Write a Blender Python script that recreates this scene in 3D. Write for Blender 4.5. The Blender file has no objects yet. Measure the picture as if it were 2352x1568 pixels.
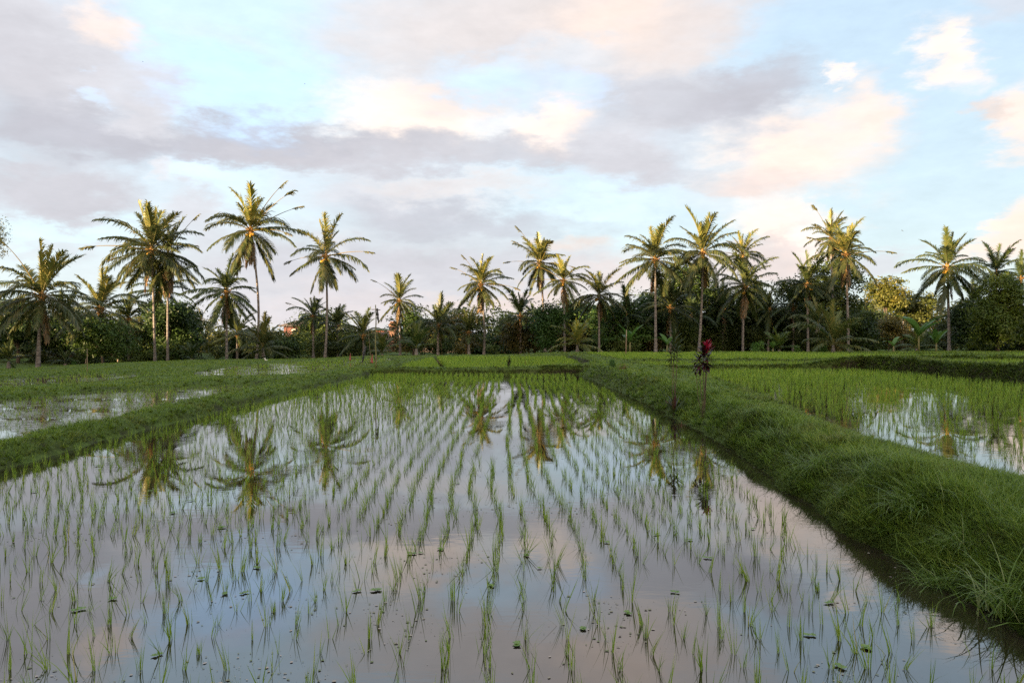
import bpy, math, random
import numpy as np
from mathutils import Vector, Quaternion
rng = np.random.default_rng(7)
random.seed(7)
R = math.radians
PI = math.pi
# ------------------------------------------------------------------ scene, camera
sc = bpy.context.scene
col = sc.collection
FX, CX, HY, CAMH = 1829.0, 1176.0, 772.0, 1.9      # measured: focal length, centre and horizon of the photograph (2352 px wide)
cam = bpy.data.cameras.new("camera"); camo = bpy.data.objects.new("camera", cam); col.objects.link(camo)
cam.sensor_width = 36.0; cam.lens = 36.0 * FX / 2352.0
cam.shift_y = -(784.0 - HY) / 2352.0
cam.clip_start = 0.05; cam.clip_end = 3000
camo.location = (0, 0, CAMH); camo.rotation_euler = (R(90), 0, 0)
sc.camera = camo
def W(px, py, D):
    return Vector(((px - CX) / FX * D, D, CAMH - (py - HY) / FX * D))
def G(px, py, lev):                                # a point on level ground seen at a spot of the photograph
    Y = FX * (CAMH - lev) / (py - HY)
    return ((px - CX) / FX * Y, Y)

sc.view_settings.view_transform = 'Standard'; sc.view_settings.look = 'None'
sc.view_settings.exposure = 2.0; sc.view_settings.gamma = 1
cy = sc.cycles
cy.max_bounces = 6; cy.diffuse_bounces = 3; cy.glossy_bounces = 3; cy.transmission_bounces = 4; cy.transparent_max_bounces = 6
cy.caustics_reflective = False; cy.caustics_refractive = False
cy.use_denoising = False; cy.sample_clamp_indirect = 3.0; cy.use_adaptive_sampling = False

# ------------------------------------------------------------------ node helpers
class NT:
    def __init__(s, tree): s.t = tree; s.n = tree.nodes; s.l = tree.links; s.n.clear()
    def node(s, ty, **kw):
        n = s.n.new(ty)
        for k, v in kw.items(): setattr(n, k, v)
        return n
    def put(s, sock, v):
        if v is None: return
        if isinstance(v, bpy.types.NodeSocket): s.l.new(v, sock)
        elif isinstance(v, bpy.types.Node): s.l.new(v.outputs[0], sock)
        else: sock.default_value = v
    def math(s, op, a, b=None, c=None, clamp=False):
        n = s.node('ShaderNodeMath', operation=op, use_clamp=clamp)
        s.put(n.inputs[0], a); s.put(n.inputs[1], b); s.put(n.inputs[2], c)
        return n.outputs[0]
    def vmath(s, op, a, b=None, scale=None):
        n = s.node('ShaderNodeVectorMath', operation=op)
        s.put(n.inputs[0], a); s.put(n.inputs[1], b)
        if scale is not None: s.put(n.inputs['Scale'], scale)
        return n.outputs[1] if op in ('LENGTH', 'DOT_PRODUCT') else n.outputs[0]
    def noise(s, vec, scale, detail=4, rough=0.55, dist=0.0):
        n = s.node('ShaderNodeTexNoise'); s.put(n.inputs['Vector'], vec)
        n.inputs['Scale'].default_value = scale; n.inputs['Detail'].default_value = detail
        n.inputs['Roughness'].default_value = rough; n.inputs['Distortion'].default_value = dist
        return n
    def mix(s, f, a, b, mode='MIX'):
        n = s.node('ShaderNodeMix', data_type='RGBA', blend_type=mode)
        s.put(n.inputs[0], f)
        for i, v in ((6, a), (7, b)):
            if isinstance(v, tuple) and len(v) == 3: v = (*v, 1)
            s.put(n.inputs[i], v)
        return n.outputs[2]
    def smooth(s, x, a, b):
        n = s.node('ShaderNodeMapRange', interpolation_type='SMOOTHSTEP')
        s.put(n.inputs[0], x); n.inputs[1].default_value = a; n.inputs[2].default_value = b
        return n.outputs[0]
    def ramp(s, f, stops):
        n = s.node('ShaderNodeValToRGB'); s.put(n.inputs[0], f)
        e = n.color_ramp.elements
        while len(e) < len(stops): e.new(0.5)
        for i, (p, c) in enumerate(stops): e[i].position = p; e[i].color = (*c, 1)
        return n.outputs[0]
def new_mat(name):
    m = bpy.data.materials.new(name); m.use_nodes = True
    return m, NT(m.node_tree)
def mapped(nt, src, sx=1, sy=1, sz=1):
    n = nt.node('ShaderNodeMapping'); nt.put(n.inputs[0], src); n.inputs['Scale'].default_value = (sx, sy, sz)
    return n.outputs[0]

# ------------------------------------------------------------------ materials
def leaf_material(name, stops, rough=0.5, transl=0.35, spec=0.35, objcol=False, patch=0.0, tip=None, brown=None):
    """thin leaves: colour picked per leaf, light comes through them"""
    m, t = new_mat(name)
    a = t.node('ShaderNodeAttribute', attribute_name='rnd').outputs['Fac']
    if patch:
        tc = t.node('ShaderNodeNewGeometry').outputs['Position']
        nz = t.noise(tc, patch, 3).outputs[0]
        a = t.math('ADD', t.math('MULTIPLY', a, 0.55), t.math('MULTIPLY', t.math('SUBTRACT', nz, 0.28), 1.0), clamp=True)
    c = t.ramp(a, stops)
    if brown:
        nb = t.noise(t.node('ShaderNodeNewGeometry').outputs['Position'], brown[0], 4, .6).outputs[0]
        c = t.mix(t.math('MULTIPLY', t.smooth(nb, .52, .66), brown[1]), c, brown[2])
    if objcol:
        oi = t.node('ShaderNodeObjectInfo')
        c = t.mix(1.0, c, oi.outputs['Color'], 'MULTIPLY')
    if tip:
        b = t.node('ShaderNodeAttribute', attribute_name='tip').outputs['Fac']
        c = t.mix(t.smooth(b, 0.55, 1.0), c, tip)
    p = t.node('ShaderNodeBsdfPrincipled'); t.put(p.inputs['Base Color'], c)
    p.inputs['Roughness'].default_value = rough; p.inputs['Specular IOR Level'].default_value = spec
    tr = t.node('ShaderNodeBsdfTranslucent'); t.put(tr.inputs['Color'], c)
    mx = t.node('ShaderNodeMixShader'); mx.inputs[0].default_value = transl
    t.l.new(p.outputs[0], mx.inputs[1]); t.l.new(tr.outputs[0], mx.inputs[2])
    o = t.node('ShaderNodeOutputMaterial'); t.l.new(mx.outputs[0], o.inputs[0])
    return m
M = {}
M['frond'] = leaf_material('palm_frond', [(0, (.045, .068, .022)), (.5, (.082, .105, .034)), (1, (.165, .155, .06))], .38, .30, .5, objcol=True)
M['leaf'] = leaf_material('tree_leaf', [(0, (.030, .052, .012)), (.5, (.062, .095, .022)), (1, (.13, .145, .038))], .5, .25, .35, objcol=True, patch=.35)
M['far_leaf'] = leaf_material('far_leaf', [(0, (.05, .065, .025)), (.5, (.09, .10, .035)), (1, (.17, .14, .055))], .6, .2, .2, patch=.09)
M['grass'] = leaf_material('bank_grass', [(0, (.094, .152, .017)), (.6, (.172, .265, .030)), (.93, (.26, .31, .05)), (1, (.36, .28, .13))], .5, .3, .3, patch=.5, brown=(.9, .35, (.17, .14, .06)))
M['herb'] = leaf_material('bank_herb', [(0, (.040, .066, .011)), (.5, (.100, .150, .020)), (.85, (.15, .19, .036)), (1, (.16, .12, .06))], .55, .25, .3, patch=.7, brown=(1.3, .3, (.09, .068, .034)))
M['longgrass'] = leaf_material('long_grass', [(0, (.10, .17, .018)), (.7, (.17, .26, .035)), (1, (.28, .32, .12))], .4, .35, .45)
M['drygrass'] = leaf_material('dry_grass', [(0, (.10, .05, .025)), (1, (.24, .13, .07))], .7, .2, .2)
M['rice'] = leaf_material('rice_leaf', [(0, (.16, .28, .022)), (.6, (.25, .39, .034)), (.93, (.34, .43, .055)), (1, (.46, .38, .12))], .45, .35, .4)
M['banana'] = leaf_material('banana_leaf', [(0, (.07, .16, .03)), (1, (.14, .25, .05))], .35, .4, .5)
M['cordy_green'] = leaf_material('cordyline_green_leaf', [(0, (.030, .050, .012)), (.7, (.075, .105, .025)), (1, (.13, .06, .04))], .5, .3, .35)
M['cordy_dark'] = leaf_material('cordyline_maroon_leaf', [(0, (.022, .008, .008)), (.8, (.055, .014, .014)), (1, (.12, .05, .05))], .3, .2, .6)
M['cordy_red'] = leaf_material('cordyline_red_leaf', [(0, (.22, .006, .025)), (1, (.46, .018, .06))], .35, .4, .5)
M['weed'] = leaf_material('floating_weed_leaf', [(0, (.10, .19, .03)), (1, (.20, .30, .06))], .4, .2, .4)
M['duck'] = leaf_material('duckweed_leaf', [(0, (.12, .15, .05)), (.5, (.22, .19, .12)), (1, (.42, .34, .29))], .6, .0, .3)

def simple(name, c1, c2, scale=6, rough=.8, sx=1, sy=1, sz=1, bump=.3, spec=.3, bd=.02):
    m, t = new_mat(name)
    tc = t.node('ShaderNodeTexCoord').outputs['Object']
    v = mapped(t, tc, sx, sy, sz)
    nz = t.noise(v, scale, 6, .6).outputs[0]
    c = t.mix(t.smooth(nz, .35, .65), c1, c2)
    p = t.node('ShaderNodeBsdfPrincipled'); t.put(p.inputs['Base Color'], c)
    p.inputs['Roughness'].default_value = rough; p.inputs['Specular IOR Level'].default_value = spec
    b = t.node('ShaderNodeBump'); b.inputs['Strength'].default_value = bump; b.inputs['Distance'].default_value = bd
    t.put(b.inputs['Height'], nz); t.l.new(b.outputs[0], p.inputs['Normal'])
    o = t.node('ShaderNodeOutputMaterial'); t.l.new(p.outputs[0], o.inputs[0])
    return m
M['trunk'] = simple('palm_trunk', (.11, .095, .085), (.26, .23, .215), 1.6, .85, 1, 1, 4.5, .6, bd=.05)
M['bark'] = simple('tree_bark', (.05, .04, .03), (.16, .12, .09), 3, .9, 1, 1, .5)
M['pale_bark'] = simple('pale_bark', (.25, .19, .14), (.42, .33, .26), 3, .9, 1, 1, .5)
M['fibre'] = simple('leaf_base_fibre', (.18, .09, .03), (.36, .21, .07), 5, .8)
M['coconut'] = simple('coconut_husk', (.45, .24, .03), (.62, .38, .06), 5, .5)
M['rachis'] = simple('rachis', (.22, .22, .06), (.35, .28, .09), 4, .5)
M['bamboo'] = simple('bamboo', (.14, .15, .05), (.25, .22, .09), 3, .5, 1, 1, 2)
M['stick'] = simple('dry_stick', (.22, .15, .09), (.36, .27, .17), 5, .8)
M['black_plastic'] = simple('black_plastic', (.012, .012, .014), (.04, .04, .045), 12, .35, spec=.6)
M['grey_plastic'] = simple('grey_plastic', (.10, .10, .12), (.22, .22, .25), 12, .35, spec=.6)
M['red_cloth'] = simple('red_cloth', (.30, .07, .06), (.46, .13, .11), 8, .8)
M['brick'] = simple('house_brick', (.15, .08, .055), (.26, .15, .10), 3, .9)
M['plaster'] = simple('house_plaster', (.62, .38, .22), (.72, .48, .30), 1.5, .9)
M['pinkwall'] = simple('dull_red_wall', (.10, .045, .04), (.15, .07, .06), 2, .9)
M['roof'] = simple('roof_tile', (.05, .045, .045), (.11, .09, .085), 2, .8)
M['ridge'] = simple('ridge_tile', (.20, .05, .035), (.28, .08, .05), 2, .8)
M['white'] = simple('white_paint', (.70, .68, .62), (.80, .78, .74), 5, .6)
M['glass'] = simple('window_glass', (.03, .035, .03), (.07, .07, .05), 2, .15, spec=.8)
M['bird_dark'] = simple('dark_feathers', (.03, .03, .03), (.07, .065, .06), 10, .8)
M['bird_white'] = simple('pale_feathers', (.55, .50, .45), (.75, .72, .66), 10, .8)
M['bird_brown'] = simple('brown_feathers', (.16, .07, .045), (.26, .13, .08), 10, .8)
M['stem'] = simple('plant_stem', (.07, .05, .035), (.16, .12, .08), 9, .8)
M['banana_stem'] = simple('banana_stem', (.10, .13, .04), (.22, .18, .09), 4, .6)

def ground_material():
    m, t = new_mat('earth_and_turf')
    g = t.node('ShaderNodeNewGeometry')
    pos = g.outputs['Position']
    n1 = t.noise(pos, 1.3, 6, .6).outputs[0]
    n2 = t.noise(pos, 14, 6, .65).outputs[0]
    soil = t.mix(t.smooth(n2, .35, .65), (.016, .012, .006), (.048, .040, .020))
    turf = t.mix(t.smooth(n2, .3, .7), (.055, .085, .014), (.11, .16, .028))
    sz = t.node('ShaderNodeSeparateXYZ'); t.l.new(g.outputs['Normal'], sz.inputs[0])
    flat = t.smooth(sz.outputs[2], .55, .85)
    f = t.math('MULTIPLY', flat, t.smooth(n1, .25, .5))
    c = t.mix(f, soil, turf)
    p = t.node('ShaderNodeBsdfPrincipled'); t.put(p.inputs['Base Color'], c)
    p.inputs['Roughness'].default_value = .9; p.inputs['Specular IOR Level'].default_value = .2
    b = t.node('ShaderNodeBump'); b.inputs['Strength'].default_value = .9; b.inputs['Distance'].default_value = .06
    t.put(b.inputs['Height'], n2); t.l.new(b.outputs[0], p.inputs['Normal'])
    o = t.node('ShaderNodeOutputMaterial'); t.l.new(p.outputs[0], o.inputs[0])
    return m
M['ground'] = ground_material()
def water_material(name, ripple, rs, mud=(.014, .009, .007), ior=2.35, far=(15., 45.)):
    m, t = new_mat(name)
    pos = t.node('ShaderNodeNewGeometry').outputs['Position']
    n1 = t.noise(mapped(t, pos, rs, rs * 2.2, 1), 1.0, 3, .5).outputs[0]
    n2 = t.noise(mapped(t, pos, rs * .18, rs * .18, 1), 1.0, 2, .5).outputs[0]
    n3 = t.noise(pos, 3.0, 5, .6).outputs[0]
    b = t.node('ShaderNodeBump'); b.inputs['Distance'].default_value = .02
    t.put(b.inputs['Strength'], t.math('MULTIPLY', t.smooth(n2, .38, .68), ripple))
    t.put(b.inputs['Height'], n1)
    mudc = t.mix(t.smooth(n3, .35, .7), mud, tuple(c * 1.7 for c in mud))
    d = t.node('ShaderNodeBsdfDiffuse'); t.put(d.inputs['Color'], mudc)
    gl = t.node('ShaderNodeBsdfGlossy'); gl.inputs['Roughness'].default_value = .015; gl.inputs['Color'].default_value = (.99, 1, 1, 1)
    t.l.new(b.outputs[0], gl.inputs['Normal'])
    fr = t.node('ShaderNodeFresnel'); fr.inputs['IOR'].default_value = ior; t.l.new(b.outputs[0], fr.inputs['Normal'])
    mx = t.node('ShaderNodeMixShader'); t.l.new(fr.outputs[0], mx.inputs[0]); t.l.new(d.outputs[0], mx.inputs[1]); t.l.new(gl.outputs[0], mx.inputs[2])
    o = t.node('ShaderNodeOutputMaterial'); t.l.new(mx.outputs[0], o.inputs[0])
    return m
M['water'] = water_material('still_water', .045, 5.)
M['water_right'] = water_material('right_water', .10, 4.)
M['water_left'] = water_material('wind_rippled_water', .6, 3.2, (.07, .055, .045))

# ------------------------------------------------------------------ mesh helpers
def mk(name, V, F, mat, parent=None, rnd=None, tip=None, smooth=False, link=True):
    """V (N,3); F a list of index arrays, each (M,k)"""
    V = np.asarray(V, dtype=np.float32)
    if not isinstance(F, list): F = [F]
    me = bpy.data.meshes.new(name)
    me.vertices.add(len(V)); me.vertices.foreach_set('co', V.ravel())
    loops = np.concatenate([np.asarray(f, dtype=np.int32).ravel() for f in F])
    tot = np.concatenate([np.full(len(f), np.asarray(f).shape[1], dtype=np.int32) for f in F])
    start = np.concatenate([[0], np.cumsum(tot)[:-1]]).astype(np.int32)
    me.loops.add(len(loops)); me.loops.foreach_set('vertex_index', loops)
    me.polygons.add(len(tot)); me.polygons.foreach_set('loop_start', start); me.polygons.foreach_set('loop_total', tot)
    if smooth: me.polygons.foreach_set('use_smooth', np.ones(len(tot), dtype=bool))
    me.update(calc_edges=True)
    for nm, arr in (('rnd', rnd), ('tip', tip)):
        if arr is not None:
            a = me.attributes.new(nm, 'FLOAT', 'POINT'); a.data.foreach_set('value', np.asarray(arr, dtype=np.float32))
    me.materials.append(M[mat] if isinstance(mat, str) else mat)
    if not link: return me
    return inst(name, me, parent)
def inst(name, me, parent=None, loc=(0, 0, 0), rz=0, s=1, rot=None):
    o = bpy.data.objects.new(name, me); col.objects.link(o)
    o.location = loc; o.rotation_euler = rot if rot else (0, 0, rz)
    o.scale = (s, s, s) if not isinstance(s, tuple) else s
    if parent: o.parent = parent
    return o
def thing(name, label, cat, loc=(0, 0, 0), group=None):
    o = bpy.data.objects.new(name, None); col.objects.link(o); o.location = loc; o.empty_display_size = .2
    return tag(o, label, cat, group)
def tag(o, label, cat, group=None):
    o['label'] = label; o['category'] = cat
    if group: o['group'] = group
    return o
class Geo:
    def __init__(s): s.v = []; s.f = {}; s.r = []; s.n = 0
    def add(s, V, F, rnd=.5):
        V = np.asarray(V, float); F = np.asarray(F)
        s.f.setdefault(F.shape[1], []).append(F + s.n)
        s.v.append(V); s.r.append(np.full(len(V), rnd) if np.isscalar(rnd) else rnd); s.n += len(V)
    def build(s, name, mat, parent=None, smooth=False, link=True):
        return mk(name, np.concatenate(s.v), [np.concatenate(f) for f in s.f.values()], mat, parent, rnd=np.concatenate(s.r), smooth=smooth, link=link)
def tube(g, pts, rad, sides=8, rnd=.5, cap=True):
    pts = [Vector(p) for p in pts]; n = len(pts)
    if np.isscalar(rad): rad = [rad] * n
    V = []; up = Vector((0, 0, 1)); ref = None
    for i, p in enumerate(pts):
        d = (pts[min(i + 1, n - 1)] - pts[max(i - 1, 0)]).normalized()
        if ref is None:
            ref = Vector((1, 0, 0)) if abs(d.x) < .9 else Vector((0, 1, 0))
        a = (ref - d * ref.dot(d)).normalized(); ref = a; b = d.cross(a)
        for k in range(sides):
            th = 2 * PI * k / sides
            V.append(p + (a * math.cos(th) + b * math.sin(th)) * rad[i])
    F = [[i * sides + k, i * sides + (k + 1) % sides, (i + 1) * sides + (k + 1) % sides, (i + 1) * sides + k] for i in range(n - 1) for k in range(sides)]
    if cap:
        V.append(pts[0]); V.append(pts[-1]); a, b = len(V) - 2, len(V) - 1
        g.add([tuple(v) for v in V], F, rnd)
        T = [[a, (k + 1) % sides, k] for k in range(sides)] + [[b, (n - 1) * sides + k, (n - 1) * sides + (k + 1) % sides] for k in range(sides)]
        g.f.setdefault(3, []).append(np.array(T) + g.n - len(V))
    else: g.add([tuple(v) for v in V], F, rnd)
def box(g, c, s, rnd=.5, rz=0):
    c = Vector(c); V = []
    for z in (-1, 1):
        for x, y in ((-1, -1), (1, -1), (1, 1), (-1, 1)):
            vx, vy = x * s[0] / 2, y * s[1] / 2
            V.append((c.x + vx * math.cos(rz) - vy * math.sin(rz), c.y + vx * math.sin(rz) + vy * math.cos(rz), c.z + z * s[2] / 2))
    g.add(V, [[3, 2, 1, 0], [4, 5, 6, 7], [0, 1, 5, 4], [1, 2, 6, 5], [2, 3, 7, 6], [3, 0, 4, 7]], rnd)
def ball(g, c, r, rnd=.5, nu=10, nv=6, sx=1, sy=1, sz=1):
    V = [(c[0] + r * sx * math.sin(PI * j / nv) * math.cos(2 * PI * i / nu), c[1] + r * sy * math.sin(PI * j / nv) * math.sin(2 * PI * i / nu), c[2] + r * sz * math.cos(PI * j / nv)) for j in range(nv + 1) for i in range(nu)]
    F = [[j * nu + i, (j + 1) * nu + i, (j + 1) * nu + (i + 1) % nu, j * nu + (i + 1) % nu] for j in range(nv) for i in range(nu)]
    g.add(V, F, rnd)

def blades(P, h, w, az, lean, curve, nseg=3, face=None, rnd=None):
    """grass blades as tapering strips. All arguments are arrays of length N"""
    P = np.asarray(P, float); N = len(P)
    face = az + PI / 2 + rng.normal(0, .7, N) if face is None else face
    wx, wy = np.cos(face), np.sin(face)
    V = np.zeros((N, nseg + 1, 2, 3)); p = P.copy()
    T = np.linspace(0, 1, nseg + 1)
    ang = lean.copy()
    for i, t in enumerate(T):
        if i:
            am = lean + curve * ((T[i] + T[i - 1]) / 2)
            step = h / nseg
            p = p + np.stack([np.cos(az) * np.sin(am) * step, np.sin(az) * np.sin(am) * step, np.cos(am) * step], 1)
        ww = w * .5 * (1 - t ** 1.6 * .93) * (1 if i else .75)
        off = np.stack([wx * ww, wy * ww, np.zeros(N)], 1)
        V[:, i, 0] = p - off; V[:, i, 1] = p + off
    k = 2 * (nseg + 1); base = (np.arange(N) * k)[:, None]
    q = np.concatenate([[[2 * i, 2 * i + 1, 2 * i + 3, 2 * i + 2]] for i in range(nseg)])
    F = (base[:, :, None] + q[None]).reshape(-1, 4)
    r = rng.random(N) if rnd is None else rnd
    return V.reshape(-1, 3), F, np.repeat(r, k)

def vnoise(x, y, seed=0):
    """smooth value noise, vectorised"""
    xi = np.floor(x).astype(np.int64); yi = np.floor(y).astype(np.int64); xf = x - xi; yf = y - yi
    def hsh(a, b):
        n = (a * 374761393 + b * 668265263 + seed * 1442695041) & 0x7fffffff
        n = ((n ^ (n >> 13)) * 1274126177) & 0x7fffffff
        return ((n ^ (n >> 16)) & 0xffff) / 65535.0
    u = xf * xf * (3 - 2 * xf); v = yf * yf * (3 - 2 * yf)
    return (hsh(xi, yi) * (1 - u) + hsh(xi + 1, yi) * u) * (1 - v) + (hsh(xi, yi + 1) * (1 - u) + hsh(xi + 1, yi + 1) * u) * v
def fbm(x, y, o=4, seed=0):
    s = 0; a = .5
    for i in range(o): s = s + a * (vnoise(x, y, seed + i) - .5); x = x * 2.03; y = y * 2.03; a *= .5
    return s

# ------------------------------------------------------------------ the terraces
PADDY = [  # name, level, polygon, water material
    ('main', 0.0, [(-7.15, 2.2), (-7.2, 10), (-7.35, 18), (-7.2, 27), (-6.9, 33), (-6.8, 39.3), (-2, 39.6), (3.3, 39.2), (3.6, 31), (3.75, 20), (3.65, 12), (3.35, 8.5), (3.2, 6), (3.28, 4.5), (3.3, 2.2)], 'water'),
    ('main_upper', .12, [(-6.4, 40.6), (-2, 41.0), (2.6, 40.8), (3.2, 41.2), (4.0, 42.5), (4.3, 47), (4.6, 55), (4.5, 66.5), (-1, 67.2), (-6.6, 67), (-6.9, 52)], 'water'),
    ('right', .30, [(5.6, 2.2), (5.75, 9), (5.7, 13), (6.2, 18), (6.9, 24), (7.2, 31), (7.0, 37), (12, 37.4), (16.3, 37.2), (16.7, 34), (16.75, 26), (16.9, 10), (17.1, 2.2)], 'water_right'),
    ('right_second', .36, [(6.6, 38.6), (7.0, 45.5), (14, 46), (24, 44.5), (24, 39), (17, 38.6), (12, 38.7)], 'water'),
    ('right_third', .42, [(6.7, 47.2), (6.6, 57), (6.2, 68), (20, 67), (33, 60), (33, 50), (24, 46.6), (14, 47.6)], 'water'),
    ('terrace', .74, [(17.9, 4), (17.8, 20), (17.7, 33), (18.3, 36.2), (26, 37), (42, 36), (44, 4)], 'water'),
    ('terrace_back', .80, [(26, 38.5), (26.5, 44.5), (36, 50), (60, 49), (60, 38)], 'water'),
    ('left_near', .05, [(-8.35, 2.2), (-8.45, 14), (-8.8, 24), (-9.1, 29.3), (-10.4, 30.4), (-13.6, 27.1), (-14.7, 22.6), (-19.5, 14), (-23, 8), (-23, 2.2)], 'water_left'),
    ('left_mid', .10, [G(445, 868, .1), G(560, 869, .1), G(672, 868, .1), G(760, 855, .1), G(845, 842, .1), G(905, 829, .1), G(890, 822, .1), G(700, 829, .1), G(545, 841, .1), G(450, 857, .1)], 'water_left'),
    ('left_far', .04, [G(-120, 903, .04), G(0, 894, .04), G(120, 887, .04), G(234, 879, .04), G(318, 866, .04), G(300, 859, .04), G(187, 859, .04), G(0, 872, .04), G(-120, 880, .04)], 'water_left'),
]
CREST = [(-7.8, 3, .22), (-7.8, 12, .22), (-8.0, 20, .22), (-8.2, 28, .24), (-8.1, 36, .28), (-8, 45, .32), (-8, 60, .3), (-2, 40, .30), (3.6, 40, .42), (-2, 68.5, .28),
         (4.0, 3, .56), (4.1, 8, .56), (4.3, 14, .58), (4.9, 20, .56), (5.1, 4, .36), (5.2, 9, .36), (5.3, 14, .38), (5.3, 6.5, .36), (5.2, 28, .58), (5.3, 36, .56), (5.4, 48, .54), (5.5, 60, .5), (5.3, 70, .45),
         (17.3, 5, .92), (17.3, 15, .92), (17.2, 26, .92), (17.3, 36, .93), (21, 37.6, .93), (30, 37.5, .93), (12, 38, .50), (25, 42, .9), (14, 46.8, .52), (24, 45.6, .6), (20, 68, .5), (34, 55, .62), (40, 52, .8), (60, 52, .85), (6, 69, .45),
         (-15, 32, .12), (-17, 27, .12), (-16.2, 24, .12), (-22, 18, .08), (-12, 34, .22), (-16, 40, .08), (-21, 44.5, .0), (-28, 43, -.08), (-15, 48, .12), (-12, 58, .18), (-9, 66, .2), (-30, 30, .0), (-12, 70, .1),
         (0, 3 - 6, .5), (-10, -6, .5), (10, -6, .6), (-40, 60, -1.4), (-30, 52, -.6), (-60, 80, -2.5), (-20, 70, -.6), (-20, 95, -1.4), (0, 90, -.9), (0, 120, -1.2), (-45, 105, -2.2), (25, 85, .0), (25, 105, -.4), (55, 85, .2), (60, 110, -.3), (0, 76, -.2), (90, 80, .2), (-90, 60, -3), (40, 70, .3)]
def seg_dist(P, poly):
    """signed distance (negative inside)"""
    x, y = P[:, 0], P[:, 1]; n = len(poly); d = np.full(len(P), 1e9); ins = np.zeros(len(P), bool)
    for i in range(n):
        ax, ay = poly[i]; bx, by = poly[(i + 1) % n]; ex, ey = bx - ax, by - ay
        t = np.clip(((x - ax) * ex + (y - ay) * ey) / (ex * ex + ey * ey), 0, 1)
        d = np.minimum(d, (x - ax - t * ex) ** 2 + (y - ay - t * ey) ** 2)
        c = ((ay > y) != (by > y))
        with np.errstate(divide='ignore', invalid='ignore'):
            xi = (bx - ax) * (y - ay) / (by - ay if by != ay else 1e-9) + ax
        ins ^= c & (x < xi)
    d = np.sqrt(d)
    return np.where(ins, -d, d)
def fields(P):
    """distance to the nearest paddy edge and that paddy's level; edges are wobbled so that they are not ruled lines"""
    Q = P + np.stack([fbm(P[:, 0] * .9, P[:, 1] * .9, 3, 11), fbm(P[:, 0] * .9, P[:, 1] * .9, 3, 21)], 1) * np.where((P[:, 0] > 2) & (P[:, 0] < 7) & (P[:, 1] < 36), .36, .55)[:, None]
    best = np.full(len(P), 1e9); lev = np.zeros(len(P))
    for _, L, poly, _ in PADDY:
        d = seg_dist(Q, poly); m = d < best
        best = np.where(m, d, best); lev = np.where(m, L, lev)
    return best, lev
def terrain(P):
    d, lev = fields(P)
    num = np.zeros(len(P)); den = np.zeros(len(P))
    for cx_, cy_, cz in CREST:
        w = 1 / (((P[:, 0] - cx_) ** 2 + (P[:, 1] - cy_) ** 2) + .3) ** 1.5
        num += w * cz; den += w
    zc = num / den
    x, y = P[:, 0], P[:, 1]
    n = fbm(x * 1.1, y * 1.1, 4, 3)
    zc = zc + n * .22 + fbm(x * 6, y * 6, 3, 5) * .07
    s = np.clip((d + .02) / np.where((P[:, 0] < 9) & (P[:, 0] > 1) & (P[:, 1] < 39), .72, np.where(P[:, 1] > 36, .30, .40)), 0, 1); s = s * s * (3 - 2 * s) * .6 + np.sqrt(np.clip(s, 0, 1)) * .4
    z = lev - .06 + (zc - lev + .06) * s
    inside = d < -.02
    z = np.where(inside, lev - .06 - np.clip(-d, 0, .3) * .2, z)
    return z, d, lev
def axis(segs):
    a = []
    for s, e, st in segs: a += list(np.arange(s, e, st))
    return np.array(a + [segs[-1][1]])
xs = axis([(-400, -60, 30), (-60, -24, 1.2), (-24, -10, .3), (-10, -6.5, .1), (-6.5, 2.6, .6), (2.6, 6.6, .08), (6.6, 16, .5), (16, 18.6, .1), (18.6, 45, .6), (45, 90, 3), (90, 400, 31)])
ys = axis([(-250, -10, 24), (-10, 2, 1), (2, 12, .1), (12, 24, .16), (24, 37, .3), (37, 50, .14), (50, 75, .4), (75, 130, 2.5), (130, 1200, 60)])
X, Y = np.meshgrid(xs, ys)
P = np.stack([X.ravel(), Y.ravel()], 1)
Z, _, _ = terrain(P)
far = np.clip((P[:, 1] - 110) / 100, 0, 1); Z = Z * (1 - far) + (-1.0) * far
nx, ny = len(xs), len(ys)
ii = np.arange(nx * ny).reshape(ny, nx)
F = np.stack([ii[:-1, :-1], ii[:-1, 1:], ii[1:, 1:], ii[1:, :-1]], -1).reshape(-1, 4)
g = mk('ground', np.column_stack([P, Z]), F, 'ground', smooth=True); g['kind'] = 'structure'
g['label'] = 'earth banks and terraces between the flooded rice paddies'
for nm, L, poly, mt in PADDY:
    pc = np.mean(np.array(poly), 0)
    pts = []
    for (x, y) in poly:
        v = np.array([x, y]) - pc; l = np.linalg.norm(v); q = pc + v * (1 + .45 / l); pts.append((q[0], q[1], L))
    if sum(pts[i][0] * pts[(i + 1) % len(pts)][1] - pts[(i + 1) % len(pts)][0] * pts[i][1] for i in range(len(pts))) < 0: pts = pts[::-1]
    w = mk('paddy_water', pts, np.array([list(range(len(pts)))]), mt); w['kind'] = 'structure'
    w['label'] = {'main': 'mirror-still water of the large middle paddy', 'right': 'still dark water of the paddy right of the high bank', 'left_near': 'wind-rippled grey water of the paddy left of the low bank'}.get(nm, 'shallow water of a terraced paddy')

def cand(n, y0, y1, pw=1.0, margin=.2):
    """points on the ground spread evenly over the picture: as many per square metre as the distance asks for"""
    u = rng.random(n); y = y0 * (y1 / y0) ** u if pw == 1 else (y0 ** (1 - pw) + u * (y1 ** (1 - pw) - y0 ** (1 - pw))) ** (1 / (1 - pw))
    x = (rng.random(n) * 2 - 1) * (y * .655 + margin * 2)
    return np.stack([x, y], 1)
def out_dir(P):
    e = .06
    d0, _ = fields(P); dx, _ = fields(P + [e, 0]); dy, _ = fields(P + [0, e])
    return np.arctan2(-(dy - d0), -(dx - d0))      # towards the water
def ground_z(x, y):
    return float(terrain(np.array([[x, y]], float))[0][0])

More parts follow.
